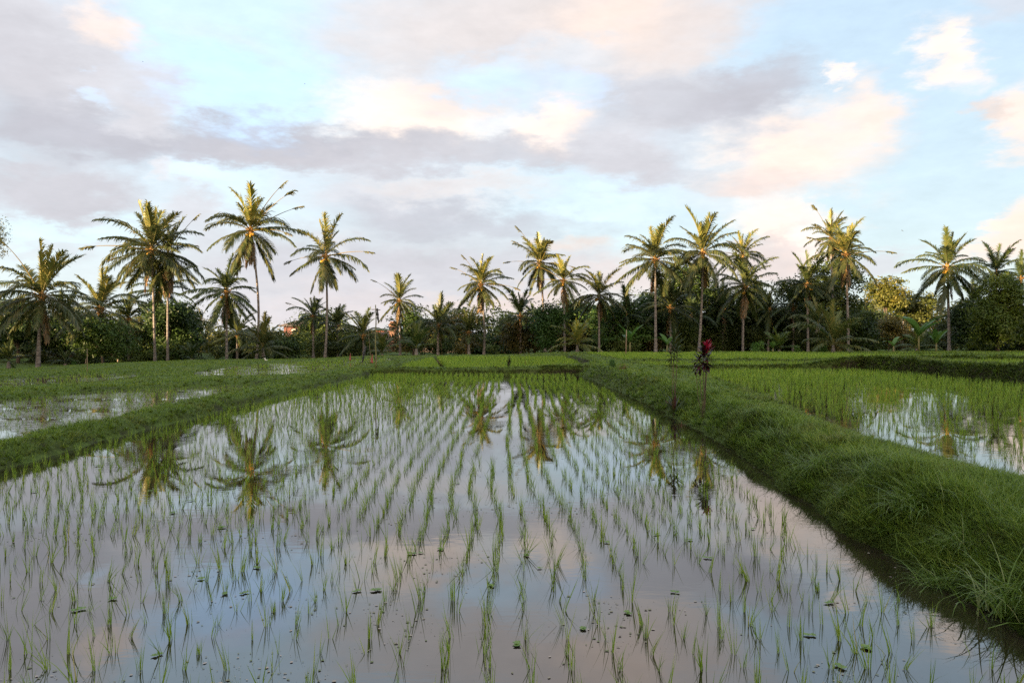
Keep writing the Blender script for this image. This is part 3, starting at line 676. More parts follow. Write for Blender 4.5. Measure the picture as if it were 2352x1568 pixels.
PALMS = [
    ('golden-crowned coconut palm with a thick slanting trunk, furthest left of the tall palms', 96, 682, 87, 853, 114, 82, dict(n=32, yel=1., low=-45, nuts=2, strip=1, trunkr=.22)),
    ('drooping coconut palm behind the small leafy tree at the left', 230, 712, 236, 840, 104, 92, dict(n=22, yel=.6, low=-30, nuts=0, dead=1, trunkr=.15)),
    ('left one of the two tall palms that stand close together, with the wider crown', 348, 576, 356, 838, 112, 100, dict(n=30, yel=.7, strip=1, nuts=2)),
    ('right one of the two close tall palms, with rusty dead fronds', 386, 590, 385, 839, 96, 103, dict(n=24, yel=.4, strip=3, nuts=2, dead=4, low=-60)),
    ('dark short palm half hidden behind the two close tall palms', 368, 672, 368, 835, 78, 112, dict(n=20, yel=.1, tint=DK, nuts=0, low=-30)),
    ('dark green palm with a full round crown left of the tallest palm', 520, 672, 521, 834, 82, 98, dict(n=26, yel=.1, tint=(.7, .85, .8), nuts=1, low=-65)),
    ('tallest palm, with an orange lit crown and a long curved pale trunk', 576, 531, 588, 832, 98, 100, dict(n=26, yel=1., strip=5, dead=4, nuts=4, low=-58, bend=.6)),
    ('tall open-crowned palm with bunches of orange coconuts right of the tallest palm', 748, 590, 746, 825, 84, 102, dict(n=22, yel=.7, strip=3, nuts=5, dead=2, bend=.3, low=-55)),
    ('short-crowned palm with a straight trunk just right of the bamboo pole', 918, 692, 919, 820, 56, 105, dict(n=24, yel=.5, nuts=1, dead=3, strip=1, trunkr=.16)),
    ('spiky palm with a yellow top standing alone in the middle gap', 1105, 655, 1111, 817, 66, 103, dict(n=25, yel=1., strip=3, nuts=3, dead=4, trunkr=.16, bend=.2)),
    ('tall ragged palm with detached frond tips behind the middle group', 1241, 606, 1252, 812, 68, 106, dict(n=24, yel=.8, strip=5, nuts=2, dead=4)),
    ('yellow-green palm in front of the tall ragged one', 1294, 646, 1297, 820, 60, 101, dict(n=24, yel=.9, strip=2, nuts=1, dead=3, trunkr=.16)),
    ('bushy drooping palm with hanging broken fronds right of the yellow-green one', 1376, 680, 1376, 812, 62, 103, dict(n=26, yel=.6, strip=1, nuts=1, dead=3, low=-50, trunkr=.15)),
    ('dark palm with upright crown and no visible trunk between the middle palms', 1195, 728, 1195, 815, 62, 108, dict(n=22, yel=.15, tint=DK, nuts=0, low=-25, dead=1)),
    ('wide star-shaped palm with a thick purple-grey trunk left of the green cordyline', 1505, 598, 1506, 813, 88, 99, dict(n=30, yel=.75, nuts=0, dead=2, low=-50, trunkr=.19)),
    ('dark low palm in the shade right of the star-shaped palm', 1540, 708, 1540, 813, 74, 104, dict(n=22, yel=.15, tint=(.6, .7, .65), nuts=0, low=-30, dead=1)),
    ('tall palm with coconuts and a thin ringed trunk behind the red cordyline', 1614, 583, 1604, 815, 88, 98, dict(n=30, yel=.75, nuts=3, dead=1, low=-40, bend=.25, trunkr=.17)),
    ('yellow-lit upper palm of the overlapping pair right of the ringed trunk', 1706, 588, 1706, 815, 60, 108, dict(n=24, yel=1., strip=1, nuts=1, dead=1)),
    ('lower bushy palm of the overlapping pair, with a slim dark trunk', 1710, 662, 1706, 816, 78, 99, dict(n=28, yel=.3, tint=(.85, .95, .9), nuts=1, dead=2, low=-48, trunkr=.14)),
    ('dark green palm rising in front of the tall dark tree', 1854, 655, 1856, 814, 66, 104, dict(n=26, yel=.25, tint=(.65, .78, .7), nuts=1, low=-35, dead=1)),
    ('tall palm behind and left of the last tall pale trunk', 1908, 548, 1915, 812, 58, 108, dict(n=28, yel=.7, strip=1, nuts=1, dead=3, low=-55)),
    ('tall pale-trunked palm with a swept crown and one far-flung broken frond', 1943, 586, 1949, 817, 76, 100, dict(n=26, yel=.7, strip=3, nuts=2, dead=3, low=-55, trunkr=.18)),
    ('lone broad-crowned palm with drooping side fronds near the right edge', 2176, 616, 2180, 810, 92, 97, dict(n=30, yel=.35, nuts=2, dead=2, low=-58, tint=(.85, .95, .9), trunkr=.19)),
    ('palm crown showing above the big round tree at the right', 2289, 628, 2290, 812, 62, 106, dict(n=22, yel=.15, tint=DK, nuts=0, low=-30, dead=0)),
    ('dark palm crown cut by the right edge of the picture', 2345, 640, 2350, 812, 56, 104, dict(n=20, yel=.15, tint=DK, nuts=0, low=-30, dead=0)),
    ('palm whose fronds reach in from the left edge', -30, 722, -34, 850, 92, 84, dict(n=22, yel=.7, nuts=0, low=-40, dead=1)),
    ('narrow dark palm beside the tall open-crowned palm', 719, 728, 720, 822, 48, 108, dict(n=24, yel=.05, tint=DK, nuts=0, low=-20, dead=1, strip=1, up=1)),
    ('dull green palm just right of the tall open-crowned palm trunk', 775, 750, 776, 822, 50, 110, dict(n=20, yel=.1, tint=(.7, .8, .8), nuts=0, low=-20, dead=0)),
    ('upright shadowy palm left of the bamboo pole', 834, 772, 836, 824, 60, 100, dict(n=22, yel=.15, tint=(.7, .8, .75), nuts=0, low=-20, dead=0, up=1)),
    ('large dark palm with steep fronds right of the short-crowned palm', 1006, 748, 1006, 820, 68, 102, dict(n=24, yel=.15, tint=(.75, .85, .85), nuts=0, low=-30, dead=1)),
    ('compact dark palm left of the spiky yellow-topped palm', 1076, 765, 1077, 819, 52, 101, dict(n=22, yel=.1, tint=(.7, .8, .7), nuts=0, low=-20, dead=1)),
    ('dull palm behind the left edge fronds', 150, 742, 150, 842, 66, 108, dict(n=20, yel=.3, tint=DK, nuts=0, low=-35, dead=1)),
    ('dull palm between the small leafy tree and the close tall palms', 296, 735, 296, 840, 62, 110, dict(n=20, yel=.3, tint=(.8, .9, .8), nuts=0, low=-35, dead=2)),
    ('olive palm behind the trunkless palm at the tallest trunk', 545, 770, 545, 830, 52, 112, dict(n=18, yel=.2, tint=(.8, .9, .8), nuts=0, low=-25, dead=1)),
    ('half-hidden palm left of the yellow-green young palm', 1228, 745, 1228, 815, 52, 112, dict(n=18, yel=.2, tint=DK, nuts=0, low=-30, dead=1)),
    ('dark palm in front of the mid-green bushy tree', 1440, 728, 1440, 815, 58, 107, dict(n=20, yel=.15, tint=DK, nuts=0, low=-35, dead=2)),
    ('shaded palm left of the ringed trunk', 1588, 728, 1588, 815, 60, 110, dict(n=20, yel=.1, tint=DK, nuts=0, low=-35, dead=1)),
    ('shaded palm between the ringed trunk and the overlapping pair', 1660, 712, 1660, 815, 60, 110, dict(n=20, yel=.15, tint=DK, nuts=0, low=-35, dead=1)),
    ('slim-trunked palm with hanging fronds right of the overlapping pair', 1768, 712, 1764, 815, 58, 108, dict(n=20, yel=.3, tint=(.75, .85, .75), nuts=0, low=-45, dead=2, trunkr=.14)),
    ('dark drooping palm in front of the tall dark warm-topped tree', 1822, 708, 1822, 815, 64, 107, dict(n=20, yel=.15, tint=DK, nuts=0, low=-45, dead=1)),
    ('dark palm low behind the lone trunk at the right', 2235, 700, 2235, 812, 54, 108, dict(n=18, yel=.15, tint=DK, nuts=0, low=-35, dead=1)),
]
for k, (lab, hx, hy, bx, by, r, D, kw) in enumerate(PALMS):
    palm('coconut_palm', lab, hx, hy, bx, by, r, D, seed=k, **kw)
YOUNG = [
    ('trunkless palm spreading wide arching fronds over the bank at the foot of the tallest palm', 604, 800, 78, 92, dict(n=20, yel=.3, tint=(.9, .9, .8), low=-12)),
    ('bright yellow-green young palm with orange lower fronds at the middle of the far bank', 1326, 792, 62, 93, dict(n=16, yel=1.2, tint=(1.5, 1.45, 1.0), low=5)),
    ('young palm of long thin upright fronds left of the last tall pale trunk', 1914, 792, 88, 90, dict(n=17, yel=.5, tint=(1.1, 1.15, 1.), low=8, up=1)),
    ('taller young palm behind the long-fronded one', 1878, 745, 58, 97, dict(n=16, yel=.3, low=5, tint=(.9, 1., .9))),
    ('small fan-like young palm in front of the dark trees', 1790, 803, 46, 93, dict(n=14, yel=.6, low=30, tint=(.8, 1.05, .6))),
    ('young palm with stiff upright leaves at the left end of the middle gap', 956, 800, 52, 92, dict(n=13, yel=.3, low=25, tint=(.8, 1., .7))),
    ('dark sprouting palm at the foot of the two close tall palms', 440, 824, 34, 92, dict(n=12, yel=0, low=35, tint=(.45, .65, .5))),
    ('young palm on the far right bank behind the banana leaves', 2105, 800, 44, 96, dict(n=12, yel=.6, low=10, tint=(.9, 1.1, .8))),
    ('small dusty palm in the undergrowth near the left edge', 150, 835, 40, 84, dict(n=14, yel=.1, low=10, tint=(.7, .9, .9))),
    ('low palm in the undergrowth between the left edge and the first trunk', 20, 830, 44, 84, dict(n=14, yel=.1, low=5, tint=(.7, .85, .7))),
    ('young palm with pale thin ribs left of the middle gap', 878, 812, 40, 92, dict(n=12, yel=.2, low=10, tint=(.9, 1., .7))),
]
for k, (lab, hx, hy, r, D, kw) in enumerate(YOUNG):
    palm('young_palm', lab, hx, hy, hx, min(hy + 14, 846), r, D, seed=50 + k, nuts=0, dead=0, trunkr=.16, group='young palms along the far bank', **kw)
FARP = [
    ('distant orange-lit palm left of the tallest trunk', 462, 738, 26), ('distant palm behind the brick house', 686, 768, 22), ('distant palm seen over the low palms by the bamboo pole', 922, 776, 22),
    ('distant palm on the wooded hill, topmost there', 2075, 690, 26), ('golden distant palm low on the wooded hill', 2088, 762, 34), ('distant palm on the hill left of the lone broad-crowned palm', 2125, 705, 26),
    ('blue-grey distant palm at the left shoulder of the wooded hill', 1990, 705, 24), ('distant palm right of the lone palm trunk', 2200, 715, 24), ('golden distant palm above the banana leaves', 2150, 765, 32),
    ('distant palm halfway up the wooded hill', 2045, 725, 26), ('distant palm in the gap right of the overlapping pair', 1775, 755, 26), ('distant palm in the middle gap', 1165, 775, 20), ('distant palm behind the dark palms left of the pole', 800, 768, 20),
]
for k, (lab, hx, hy, r) in enumerate(FARP):
    palm('distant_palm', lab, hx, hy, hx, 806, r, 165 + 3 * k, n=16, yel=.6, nuts=0, dead=1, low=-45, seed=80 + k, group='distant palms', tint=(1.15, .95, .9), trunkr=.2)

# ------------------------------------------------------------------ broad-leaved trees and shrubs
def leaf_cloud(blobs, n, size, clump=.45, seed=0, thin=1.0, flat=1.0):
    """blobs: (cx,cy,cz,rx,ry,rz). Small leaves in sprays scattered through each blob, thickest near its skin"""
    rg = np.random.default_rng(seed); V, Rn = [], []
    vol = np.array([b[3] * b[5] for b in blobs]); vol = vol / vol.sum()
    for b, f in zip(blobs, vol):
        m = max(20, int(n * f)); nc = max(5, m // 26)
        u = rg.normal(size=(nc, 3)); u /= np.linalg.norm(u, axis=1)[:, None]
        rad = (1 - .55 * rg.random(nc) ** 2.2) * (1 + .16 * rg.normal(size=nc)).clip(.7, 1.35)
        C = np.array(b[:3]) + u * rad[:, None] * np.array(b[3:])
        idx = rg.integers(0, nc, m); cs = clump * (.6 + .8 * rg.random(nc))
        Pn = C[idx] + rg.normal(size=(m, 3)) * (cs[idx])[:, None] * np.array([1, 1, .6 * flat])
        nr = u[idx] * .8 + rg.normal(size=(m, 3)) * .7 + np.array([0, 0, .5]); nr /= np.linalg.norm(nr, axis=1)[:, None]
        a = np.cross(nr, rg.normal(size=(m, 3))); a /= np.linalg.norm(a, axis=1)[:, None]; c = np.cross(nr, a)
        s = size * (.55 + .8 * rg.random(m))[:, None]
        V.append(np.stack([Pn - a * s, Pn - c * s * .45, Pn + a * s, Pn + c * s * .45], 1).reshape(-1, 3))
        Rn.append(np.repeat((rg.random(m) * .6 + .4 * rg.random(nc)[idx]), 4))
    V = np.concatenate(V); return V, np.arange(len(V)).reshape(-1, 4), np.concatenate(Rn)
def tree(label, cx_, cy_, rx, ry, D, by, color=(1, 1, 1), n=6000, size=.22, nb=9, stems=1, seed=0, name='broadleaf_tree', group=None, bark='bark', density=1, clump=.45, spread=.75):
    r_ = random.Random(seed + 300); k = D / FX
    B = W(cx_, by, D); B.z -= .3; C = W(cx_, cy_, D) - B
    t = thing(name, label, 'tree', tuple(B), group)
    RX, RZ = rx * k, ry * k; blobs = []
    for i in range(nb):
        a = i * 2.4; q = math.sqrt((i + .5) / nb) * spread
        zz = r_.uniform(-.6, .62); lim = math.sqrt(max(0.05, 1 - zz * zz))
        blobs.append((C.x + math.cos(a) * q * lim * RX, C.y + math.sin(a) * q * lim * RX * .8, C.z + zz * RZ, RX * r_.uniform(.40, .60), RX * r_.uniform(.40, .60), RZ * r_.uniform(.28, .44)))
    blobs.append((C.x + r_.uniform(-.2, .2) * RX, C.y, C.z + RZ * .66, RX * .58, RX * .5, RZ * .34))
    V, F, r = leaf_cloud(blobs, int(n * 1.5), size * .92, clump, seed)
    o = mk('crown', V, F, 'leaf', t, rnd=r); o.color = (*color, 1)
    g = Geo()
    for s in range(stems):
        bx_ = (s - (stems - 1) / 2) * RX * .45
        top = Vector((C.x + bx_ * .6, C.y, C.z - RZ * .2)); rr = .09 + .12 * (stems == 1)
        tube(g, [(bx_, 0, 0), (bx_ * 1.05 + .1, .05, top.z * .4), tuple(top)], [rr * 1.3, rr, rr * .6], 7)
        for b in blobs[s::max(1, stems)][:5]:
            tube(g, [tuple(Vector((bx_, 0, 0)).lerp(top, .55)), tuple((top + Vector(b[:3])) / 2 + Vector((0, 0, -.1))), b[:3]], [rr * .55, rr * .38, .03], 5, cap=False)
    g.build('trunk', bark, t, smooth=True)
    return t
tree('small leafy tree with several thin bare stems behind the first field at the left', 232, 782, 78, 52, 90, 843, (.9, 1.1, .8), 6000, .20, 10, 3, 1, bark='pale_bark')
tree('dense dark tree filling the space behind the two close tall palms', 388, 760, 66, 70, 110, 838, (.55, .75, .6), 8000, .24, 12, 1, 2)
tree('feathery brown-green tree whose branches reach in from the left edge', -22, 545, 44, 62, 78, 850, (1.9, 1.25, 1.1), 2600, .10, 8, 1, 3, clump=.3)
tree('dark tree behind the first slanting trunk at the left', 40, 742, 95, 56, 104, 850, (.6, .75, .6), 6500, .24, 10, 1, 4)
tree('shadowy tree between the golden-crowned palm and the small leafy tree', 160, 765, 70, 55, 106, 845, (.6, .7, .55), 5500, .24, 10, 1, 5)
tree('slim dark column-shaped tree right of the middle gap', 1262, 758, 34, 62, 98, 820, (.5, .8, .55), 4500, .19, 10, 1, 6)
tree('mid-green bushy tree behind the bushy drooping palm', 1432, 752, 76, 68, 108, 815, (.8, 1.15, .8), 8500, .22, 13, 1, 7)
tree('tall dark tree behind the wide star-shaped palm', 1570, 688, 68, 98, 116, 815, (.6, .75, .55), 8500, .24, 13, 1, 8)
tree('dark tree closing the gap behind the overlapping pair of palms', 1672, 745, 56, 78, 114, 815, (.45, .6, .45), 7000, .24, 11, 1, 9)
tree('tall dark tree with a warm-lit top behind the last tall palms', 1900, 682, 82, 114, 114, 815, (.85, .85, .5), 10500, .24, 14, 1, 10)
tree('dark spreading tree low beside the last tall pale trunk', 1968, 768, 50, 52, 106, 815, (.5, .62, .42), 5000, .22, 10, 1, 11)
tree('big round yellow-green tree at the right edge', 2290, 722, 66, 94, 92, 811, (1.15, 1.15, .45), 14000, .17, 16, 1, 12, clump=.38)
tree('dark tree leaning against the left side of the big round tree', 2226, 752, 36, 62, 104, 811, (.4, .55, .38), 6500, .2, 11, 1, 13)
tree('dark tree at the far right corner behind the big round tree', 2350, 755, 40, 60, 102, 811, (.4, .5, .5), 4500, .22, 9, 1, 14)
tree('thin pale-branched tree with an airy flat top in the left gap', 447, 745, 34, 22, 125, 828, (1.9, 1.5, 1.2), 900, .2, 7, 2, 15, bark='pale_bark')
tree('loose light tree seen through the gap right of the spiky palm', 1165, 752, 36, 36, 140, 812, (1.6, 1.6, 1.3), 2200, .25, 9, 1, 16)
tree('hazy broad tree behind the middle palms', 1335, 745, 52, 46, 122, 815, (.9, 1.1, .8), 4500, .26, 11, 1, 17)
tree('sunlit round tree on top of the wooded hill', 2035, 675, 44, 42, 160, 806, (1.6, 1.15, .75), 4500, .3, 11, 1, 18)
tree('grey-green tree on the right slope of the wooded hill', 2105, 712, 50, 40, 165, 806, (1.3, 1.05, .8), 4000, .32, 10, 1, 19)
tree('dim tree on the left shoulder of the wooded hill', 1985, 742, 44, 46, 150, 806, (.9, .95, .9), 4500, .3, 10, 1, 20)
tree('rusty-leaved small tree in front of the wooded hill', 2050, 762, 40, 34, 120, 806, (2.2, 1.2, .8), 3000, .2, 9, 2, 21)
tree('dark tree between the dark low palm and the ringed trunk', 1790, 762, 66, 50, 112, 815, (.5, .65, .45), 6000, .24, 11, 1, 22)
tree('dark pointed tree right of the short-crowned palm', 950, 755, 22, 52, 104, 820, (.55, .75, .55), 3000, .18, 9, 1, 23)
tree('dark-leaved tree left of the tall open-crowned palm', 655, 800, 44, 26, 100, 830, (.6, .75, .6), 2500, .2, 8, 1, 24)
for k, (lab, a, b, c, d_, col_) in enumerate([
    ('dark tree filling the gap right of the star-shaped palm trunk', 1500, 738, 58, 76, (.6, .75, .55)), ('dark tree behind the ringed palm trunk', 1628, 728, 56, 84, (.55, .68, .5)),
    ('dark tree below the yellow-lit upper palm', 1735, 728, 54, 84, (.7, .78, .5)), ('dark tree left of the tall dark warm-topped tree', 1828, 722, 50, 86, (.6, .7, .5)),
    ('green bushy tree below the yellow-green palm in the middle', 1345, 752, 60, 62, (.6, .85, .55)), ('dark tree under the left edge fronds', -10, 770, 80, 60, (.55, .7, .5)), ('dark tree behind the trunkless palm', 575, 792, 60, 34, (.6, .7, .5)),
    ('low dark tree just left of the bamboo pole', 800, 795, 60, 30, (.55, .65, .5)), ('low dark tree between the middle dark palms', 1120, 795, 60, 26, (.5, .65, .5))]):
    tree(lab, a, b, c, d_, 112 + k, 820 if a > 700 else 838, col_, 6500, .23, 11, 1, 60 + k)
SH = []
for k in range(7):
    rr = random.Random(k); bl = [(rr.uniform(-1.3, 1.3), rr.uniform(-.6, .6), .7 + rr.uniform(-.2, .9), rr.uniform(.6, 1.), .7, rr.uniform(.5, .9)) for _ in range(6)]
    V, F, r = leaf_cloud(bl, 1500, .15, .3, 70 + k); SH.append(mk('shrub', V, F, 'leaf', rnd=r, link=False))
SHB = []
for k in range(5):
    rr = random.Random(40 + k); bl = [(rr.uniform(-1.3, 1.3), rr.uniform(-.6, .6), .7 + rr.uniform(-.2, 1.0), rr.uniform(.55, .95), .7, rr.uniform(.5, .9)) for _ in range(8)]
    V, F, r = leaf_cloud(bl, 5200, .075, .2, 170 + k); SHB.append(mk('shrub', V, F, 'leaf', rnd=r, link=False))
r_ = random.Random(12)
def zone(px):
    return ('behind the left paddies' if px < 640 else 'between the tall open-crowned palm and the bamboo pole' if px < 870 else 'behind the middle gap' if px < 1180 else 'below the middle palms' if px < 1500 else 'below the palms right of the cordylines' if px < 1960 else 'below the wooded hill')
for k in range(120):
    px = -40 + 2440 * (k + r_.uniform(-.4, .4)) / 120
    row = k % 3; D = (105, 111, 120)[row] + r_.uniform(-2, 3)
    ebase = 848 - 30 * min(1, max(0, px / 620)) - 8 * min(1, max(0, (px - 620) / 700))
    py = ebase - (0, 6, 18)[row] + r_.uniform(-3, 2); p = W(px, py, D)
    if row == 0 and r_.random() < .4: continue
    if row and (430 < px < 560 or 650 < px < 705 or 880 < px < 935 or 1125 < px < 1185): continue
    s = (.9, 1.5, 2.3)[row] * r_.uniform(.7, 1.3) * (r_.choice((.6, .8, 1, 1.5)) if row == 2 else 1); s2 = min(3.3, s * (1 if px < 1180 else 1.35))
    if 1975 < px < 2185: s2 *= .4
    o = inst('shrub', SHB[k % 5] if s2 > 1.3 else SH[k % 7], None, (p.x, p.y, p.z - .3), r_.random() * 6.28, (s2, s2, s2))
    dk = r_.uniform(.6, 1.5) * (1 if px < 1130 else .8); br = r_.random() < (.4 if px < 1200 else .22)
    o.color = (dk * (1.7 if br else 1), dk * 1.0, dk * .85, 1)
    tag(o, ('brownish' if br else 'dark green') + ' shrub in the undergrowth ' + zone(px), 'shrub', 'shrubs in the undergrowth ' + zone(px) + (', brownish' if br else ', dark green'))
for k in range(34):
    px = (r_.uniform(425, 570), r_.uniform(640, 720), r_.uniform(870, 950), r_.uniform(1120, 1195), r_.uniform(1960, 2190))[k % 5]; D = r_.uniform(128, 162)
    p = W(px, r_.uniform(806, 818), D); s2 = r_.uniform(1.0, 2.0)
    o = inst('shrub', SH[k % 7], None, (p.x, p.y, p.z - .3), r_.random() * 6.28, (s2, s2, s2)); b_ = r_.uniform(.8, 1.4); o.color = (1.9 * b_, 1.25 * b_, .9 * b_, 1)  # golden evening light is put into the leaf tint
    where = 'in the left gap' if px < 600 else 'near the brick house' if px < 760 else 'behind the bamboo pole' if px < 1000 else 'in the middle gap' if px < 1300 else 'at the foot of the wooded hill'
    tag(o, 'distant brush tinted golden-brown like low sunlight ' + where, 'shrub', 'distant brush ' + where)
# saplings with light leaves on the far bank
for px, D, s, lab in [(372, 90, .45, 'small bright sapling at the foot of the left close palm'), (1740, 92, .8, 'slender light-green sapling right of the red cordyline'), (1885 - 55, 92, .55, 'small sapling left of the fan-like palm'), (1955 - 65, 92, .7, 'leafy sapling between the fan-like palm and the long-fronded palm'), (168, 84, .4, 'small light sapling left of the small leafy tree')]:
    p = W(px, 812 if px > 600 else 842, D)
    o = inst('sapling', SH[int(px) % 7], None, (p.x, p.y, p.z - .2), px, (s * .45, s * .45, s * .95)); o.color = (1.3, 1.9, 1.3, 1); tag(o, lab, 'sapling')

# far wood beyond the palms: one mass
def far_wood():
    prof = [(-200, 690), (0, 700), (200, 705), (430, 722), (520, 742), (640, 745), (760, 752), (860, 758), (1000, 756), (1120, 752), (1200, 748), (1400, 722), (1700, 715), (1800, 712), (1950, 690), (2020, 668), (2110, 690), (2200, 700), (2300, 700), (2600, 690)]
    bl = []; rr = random.Random(5)
    for px in range(-260, 2640, 13):
        top = np.interp(px, [p[0] for p in prof], [p[1] for p in prof]) + rr.uniform(-5, 12)
        for row in range(3):
            D = 178 + 16 * row + rr.uniform(-6, 6); tp = W(px + rr.uniform(-8, 8), top + (2 - row) * 11 + 4, D); R_ = rr.uniform(1.8, 3.4)
            bl.append((tp.x, tp.y, tp.z - R_ * .8, R_, R_, R_ * .9))
            z = tp.z - R_ * 1.6
            while z > -1.5: bl.append((tp.x + rr.uniform(-1, 1), tp.y - .6, z, R_, R_, R_)); z -= R_ * 1.3
    V, F, r = leaf_cloud(bl, 90000, .42, .8, 33)
    o = mk('far_wood', V, F, 'far_leaf', rnd=r); o['kind'] = 'stuff'; o['label'] = 'distant woodland closing the view behind the palms'
far_wood()
# added unseen leaf mass behind the viewer, shaped to block the low sun
def sun_blocker():
    bl = []; rr = random.Random(9)
    for i in range(-50, 42):
        q = i * 5.; top = np.interp(q, [-150, -95, -82, -66, -40, 0, 200], [11, 11.5, 17, 23, 27.5, 30, 31]) + rr.uniform(-2.0, 1.2)
        z = top - 3; x, y = -54 + q * .643, -45 - q * .766
        while z > 0: bl.append((x + rr.uniform(-1, 1), y + rr.uniform(-2, 2), z, 3.8, 3.8, 3.4)); z -= 4
    V, F, r = leaf_cloud(bl, 120000, 2.1, 1.2, 44)
    o = mk('sun_blocker', V, F, 'far_leaf', rnd=r); o['kind'] = 'stuff'; o['label'] = 'unseen leaf mass added behind the viewer to shade the paddies'
sun_blocker()

# ------------------------------------------------------------------ bananas, cordylines
def leaf_strip(g, p0, az, L, w, e0, bend, rnd, ns=7, fold=.25, wave=0):
    p = Vector(p0); V = []
    for i in range(ns + 1):
        t = i / ns; a = R(e0 - bend * t); d = Vector((math.cos(az) * math.cos(a), math.sin(az) * math.cos(a), math.sin(a)))
        S = Vector((-math.sin(az), math.cos(az), 0)); N = d.cross(S) * -1
        if N.z < 0: N = -N
        ww = w * .5 * (math.sin(PI * min(1, .08 + t * .92)) ** .6) * (.5 if i == 0 else 1)
        if i == ns: ww = w * .02
        up = N * ww * fold
        V += [tuple(p - S * ww + up), tuple(p), tuple(p + S * ww + up)]
        p = p + d * L / ns
    F = []
    for i in range(ns):
        b = i * 3; F += [[b, b + 1, b + 4, b + 3], [b + 1, b + 2, b + 5, b + 4]]
    g.add(V, F, rnd)
def banana(label, px, py, D, h, nl, seed):
    r_ = random.Random(seed); p = W(px, py, D); t = thing('banana_plant', label, 'banana plant', (p.x, p.y, p.z - .2), 'banana plants on the far bank')
    g = Geo(); tube(g, [(0, 0, 0), (0, 0, h * .25), (0.03, 0, h * .5)], [.14, .11, .06], 8); g.build('stem', 'banana_stem', t, smooth=True)
    for i in range(nl):
        g = Geo(); leaf_strip(g, (0, 0, h * .45), i * 2.4 + r_.random(), h * r_.uniform(.7, 1), .42 * h / 1.8, r_.uniform(40, 80), r_.uniform(30, 90), r_.random(), 8, .2)
        g.build('leaf', 'banana', t)
banana('banana plant with spread leaves beside the thin bamboo stake', 1447, 808, 92, 2.9, 8, 1)
banana('pair of bright banana leaves right of the thick purple-grey trunk', 1532, 810, 92, 2.4, 5, 2)
banana('low banana sprout behind the red cordyline', 1780 - 5, 812, 92, 1.7, 6, 3)
banana('banana plant with one broad upright leaf below the wooded hill', 2110, 806, 90, 4.2, 6, 4)
banana('young banana leaf standing at the left end of the raised terrace', 2052, 812, 88, 2.2, 3, 5)
banana('bent banana plant right of the broad upright leaf', 2150, 808, 90, 2.5, 6, 6)

def cordyline(label, px, D, stems, heads, leafmat, Lf, group=None, seed=0, topmat=None):
    """stems: (dx, dy, height, radius); heads: (stem index, number of leaves, spread low/high elevation, leaf length)"""
    r_ = random.Random(seed); x = (px - CX) / FX * D; z = ground_z(x, D)
    t = thing('cordyline', label, 'cordyline', (x, D, z - .03), group); tops = []
    for dx, dy, h, rad in stems:
        h = h + .17 if h > .6 else h
        g = Geo(); pts = [(dx * .2, dy * .2, 0)]; 
        for i in range(1, 7): u = i / 6; pts.append((dx * (.2 + .8 * u) + r_.uniform(-.012, .012), dy * u, h * u))
        tube(g, pts, [rad * (1.1 - .3 * i / 6) for i in range(7)], 6); g.build('stem', 'stem', t, smooth=True); tops.append(Vector(pts[-1]))
    for si, u0, n, e_lo, e_hi, L, w, mat in heads:
        g = Geo(); T = tops[si]
        for i in range(n):
            u = i / n; zz = T.z * (u0 + (1 - u0) * (1 - u)) if u0 < 1 else T.z - .05 * u
            e = e_hi - (e_hi - e_lo) * u + r_.uniform(-8, 8)
            leaf_strip(g, (T.x * (zz / T.z), T.y * (zz / T.z), zz), i * 2.4 + r_.uniform(-.3, .3), L * r_.uniform(.7, 1.1), w * r_.uniform(.8, 1.2), e, r_.uniform(10, 55), r_.random(), 6, .35)
        g.build('leaf_head', mat, t)
    return t
D = 16.6
cordyline('dark maroon cordyline with a bright red top on tall bare stems on the high bank', 1616, D,
    [(0, 0, 1.27, .009), (-.08, .03, 1.15, .008), (.05, -.02, 1.31, .009), (-.19, .0, 1.02, .006), (.10, .05, 1.18, .008)],
    [(0, .80, 38, -35, 72, .27, .06, 'cordy_dark'), (1, .82, 20, -40, 60, .24, .055, 'cordy_dark'), (3, .85, 12, -30, 50, .14, .04, 'cordy_dark'), (4, .85, 16, -40, 55, .24, .055, 'cordy_dark'), (2, .93, 15, 48, 88, .25, .065, 'cordy_red')], 'cordy_dark', .2, seed=1)
cordyline('tall green cordyline with a loose tuft of long narrow leaves left of the red one', 1548, 19.4,
    [(0, 0, 1.52, .010), (.09, .02, 1.3, .009), (-.08, 0, 1.25, .008)],
    [(0, .70, 36, -5, 84, .36, .045, 'cordy_green'), (1, .78, 16, -10, 72, .26, .04, 'cordy_green'), (2, .8, 16, -15, 66, .24, .04, 'cordy_green')], 'cordy_green', .3, seed=2)
cordyline('short cordyline with reddish upright leaves at the foot of the tall green one', 1547, 18.6,
    [(0, 0, .10, .012), (.02, 0, .2, .010)],
    [(0, .4, 9, 55, 86, .48, .055, 'cordy_green'), (1, .5, 7, 55, 84, .40, .05, 'cordy_dark')], 'cordy_green', .3, seed=3)
# small herb on the bank crest beyond the corner
o = inst('sapling', SH[2], None, (W(1405, 845, 34).x, 34, ground_z(W(1405, 845, 34).x, 34)), 1, (.13, .13, .2)); o.color = (1, 1.5, 1, 1); tag(o, 'tiny leafy sapling on the crest of the bank where it bends', 'sapling')

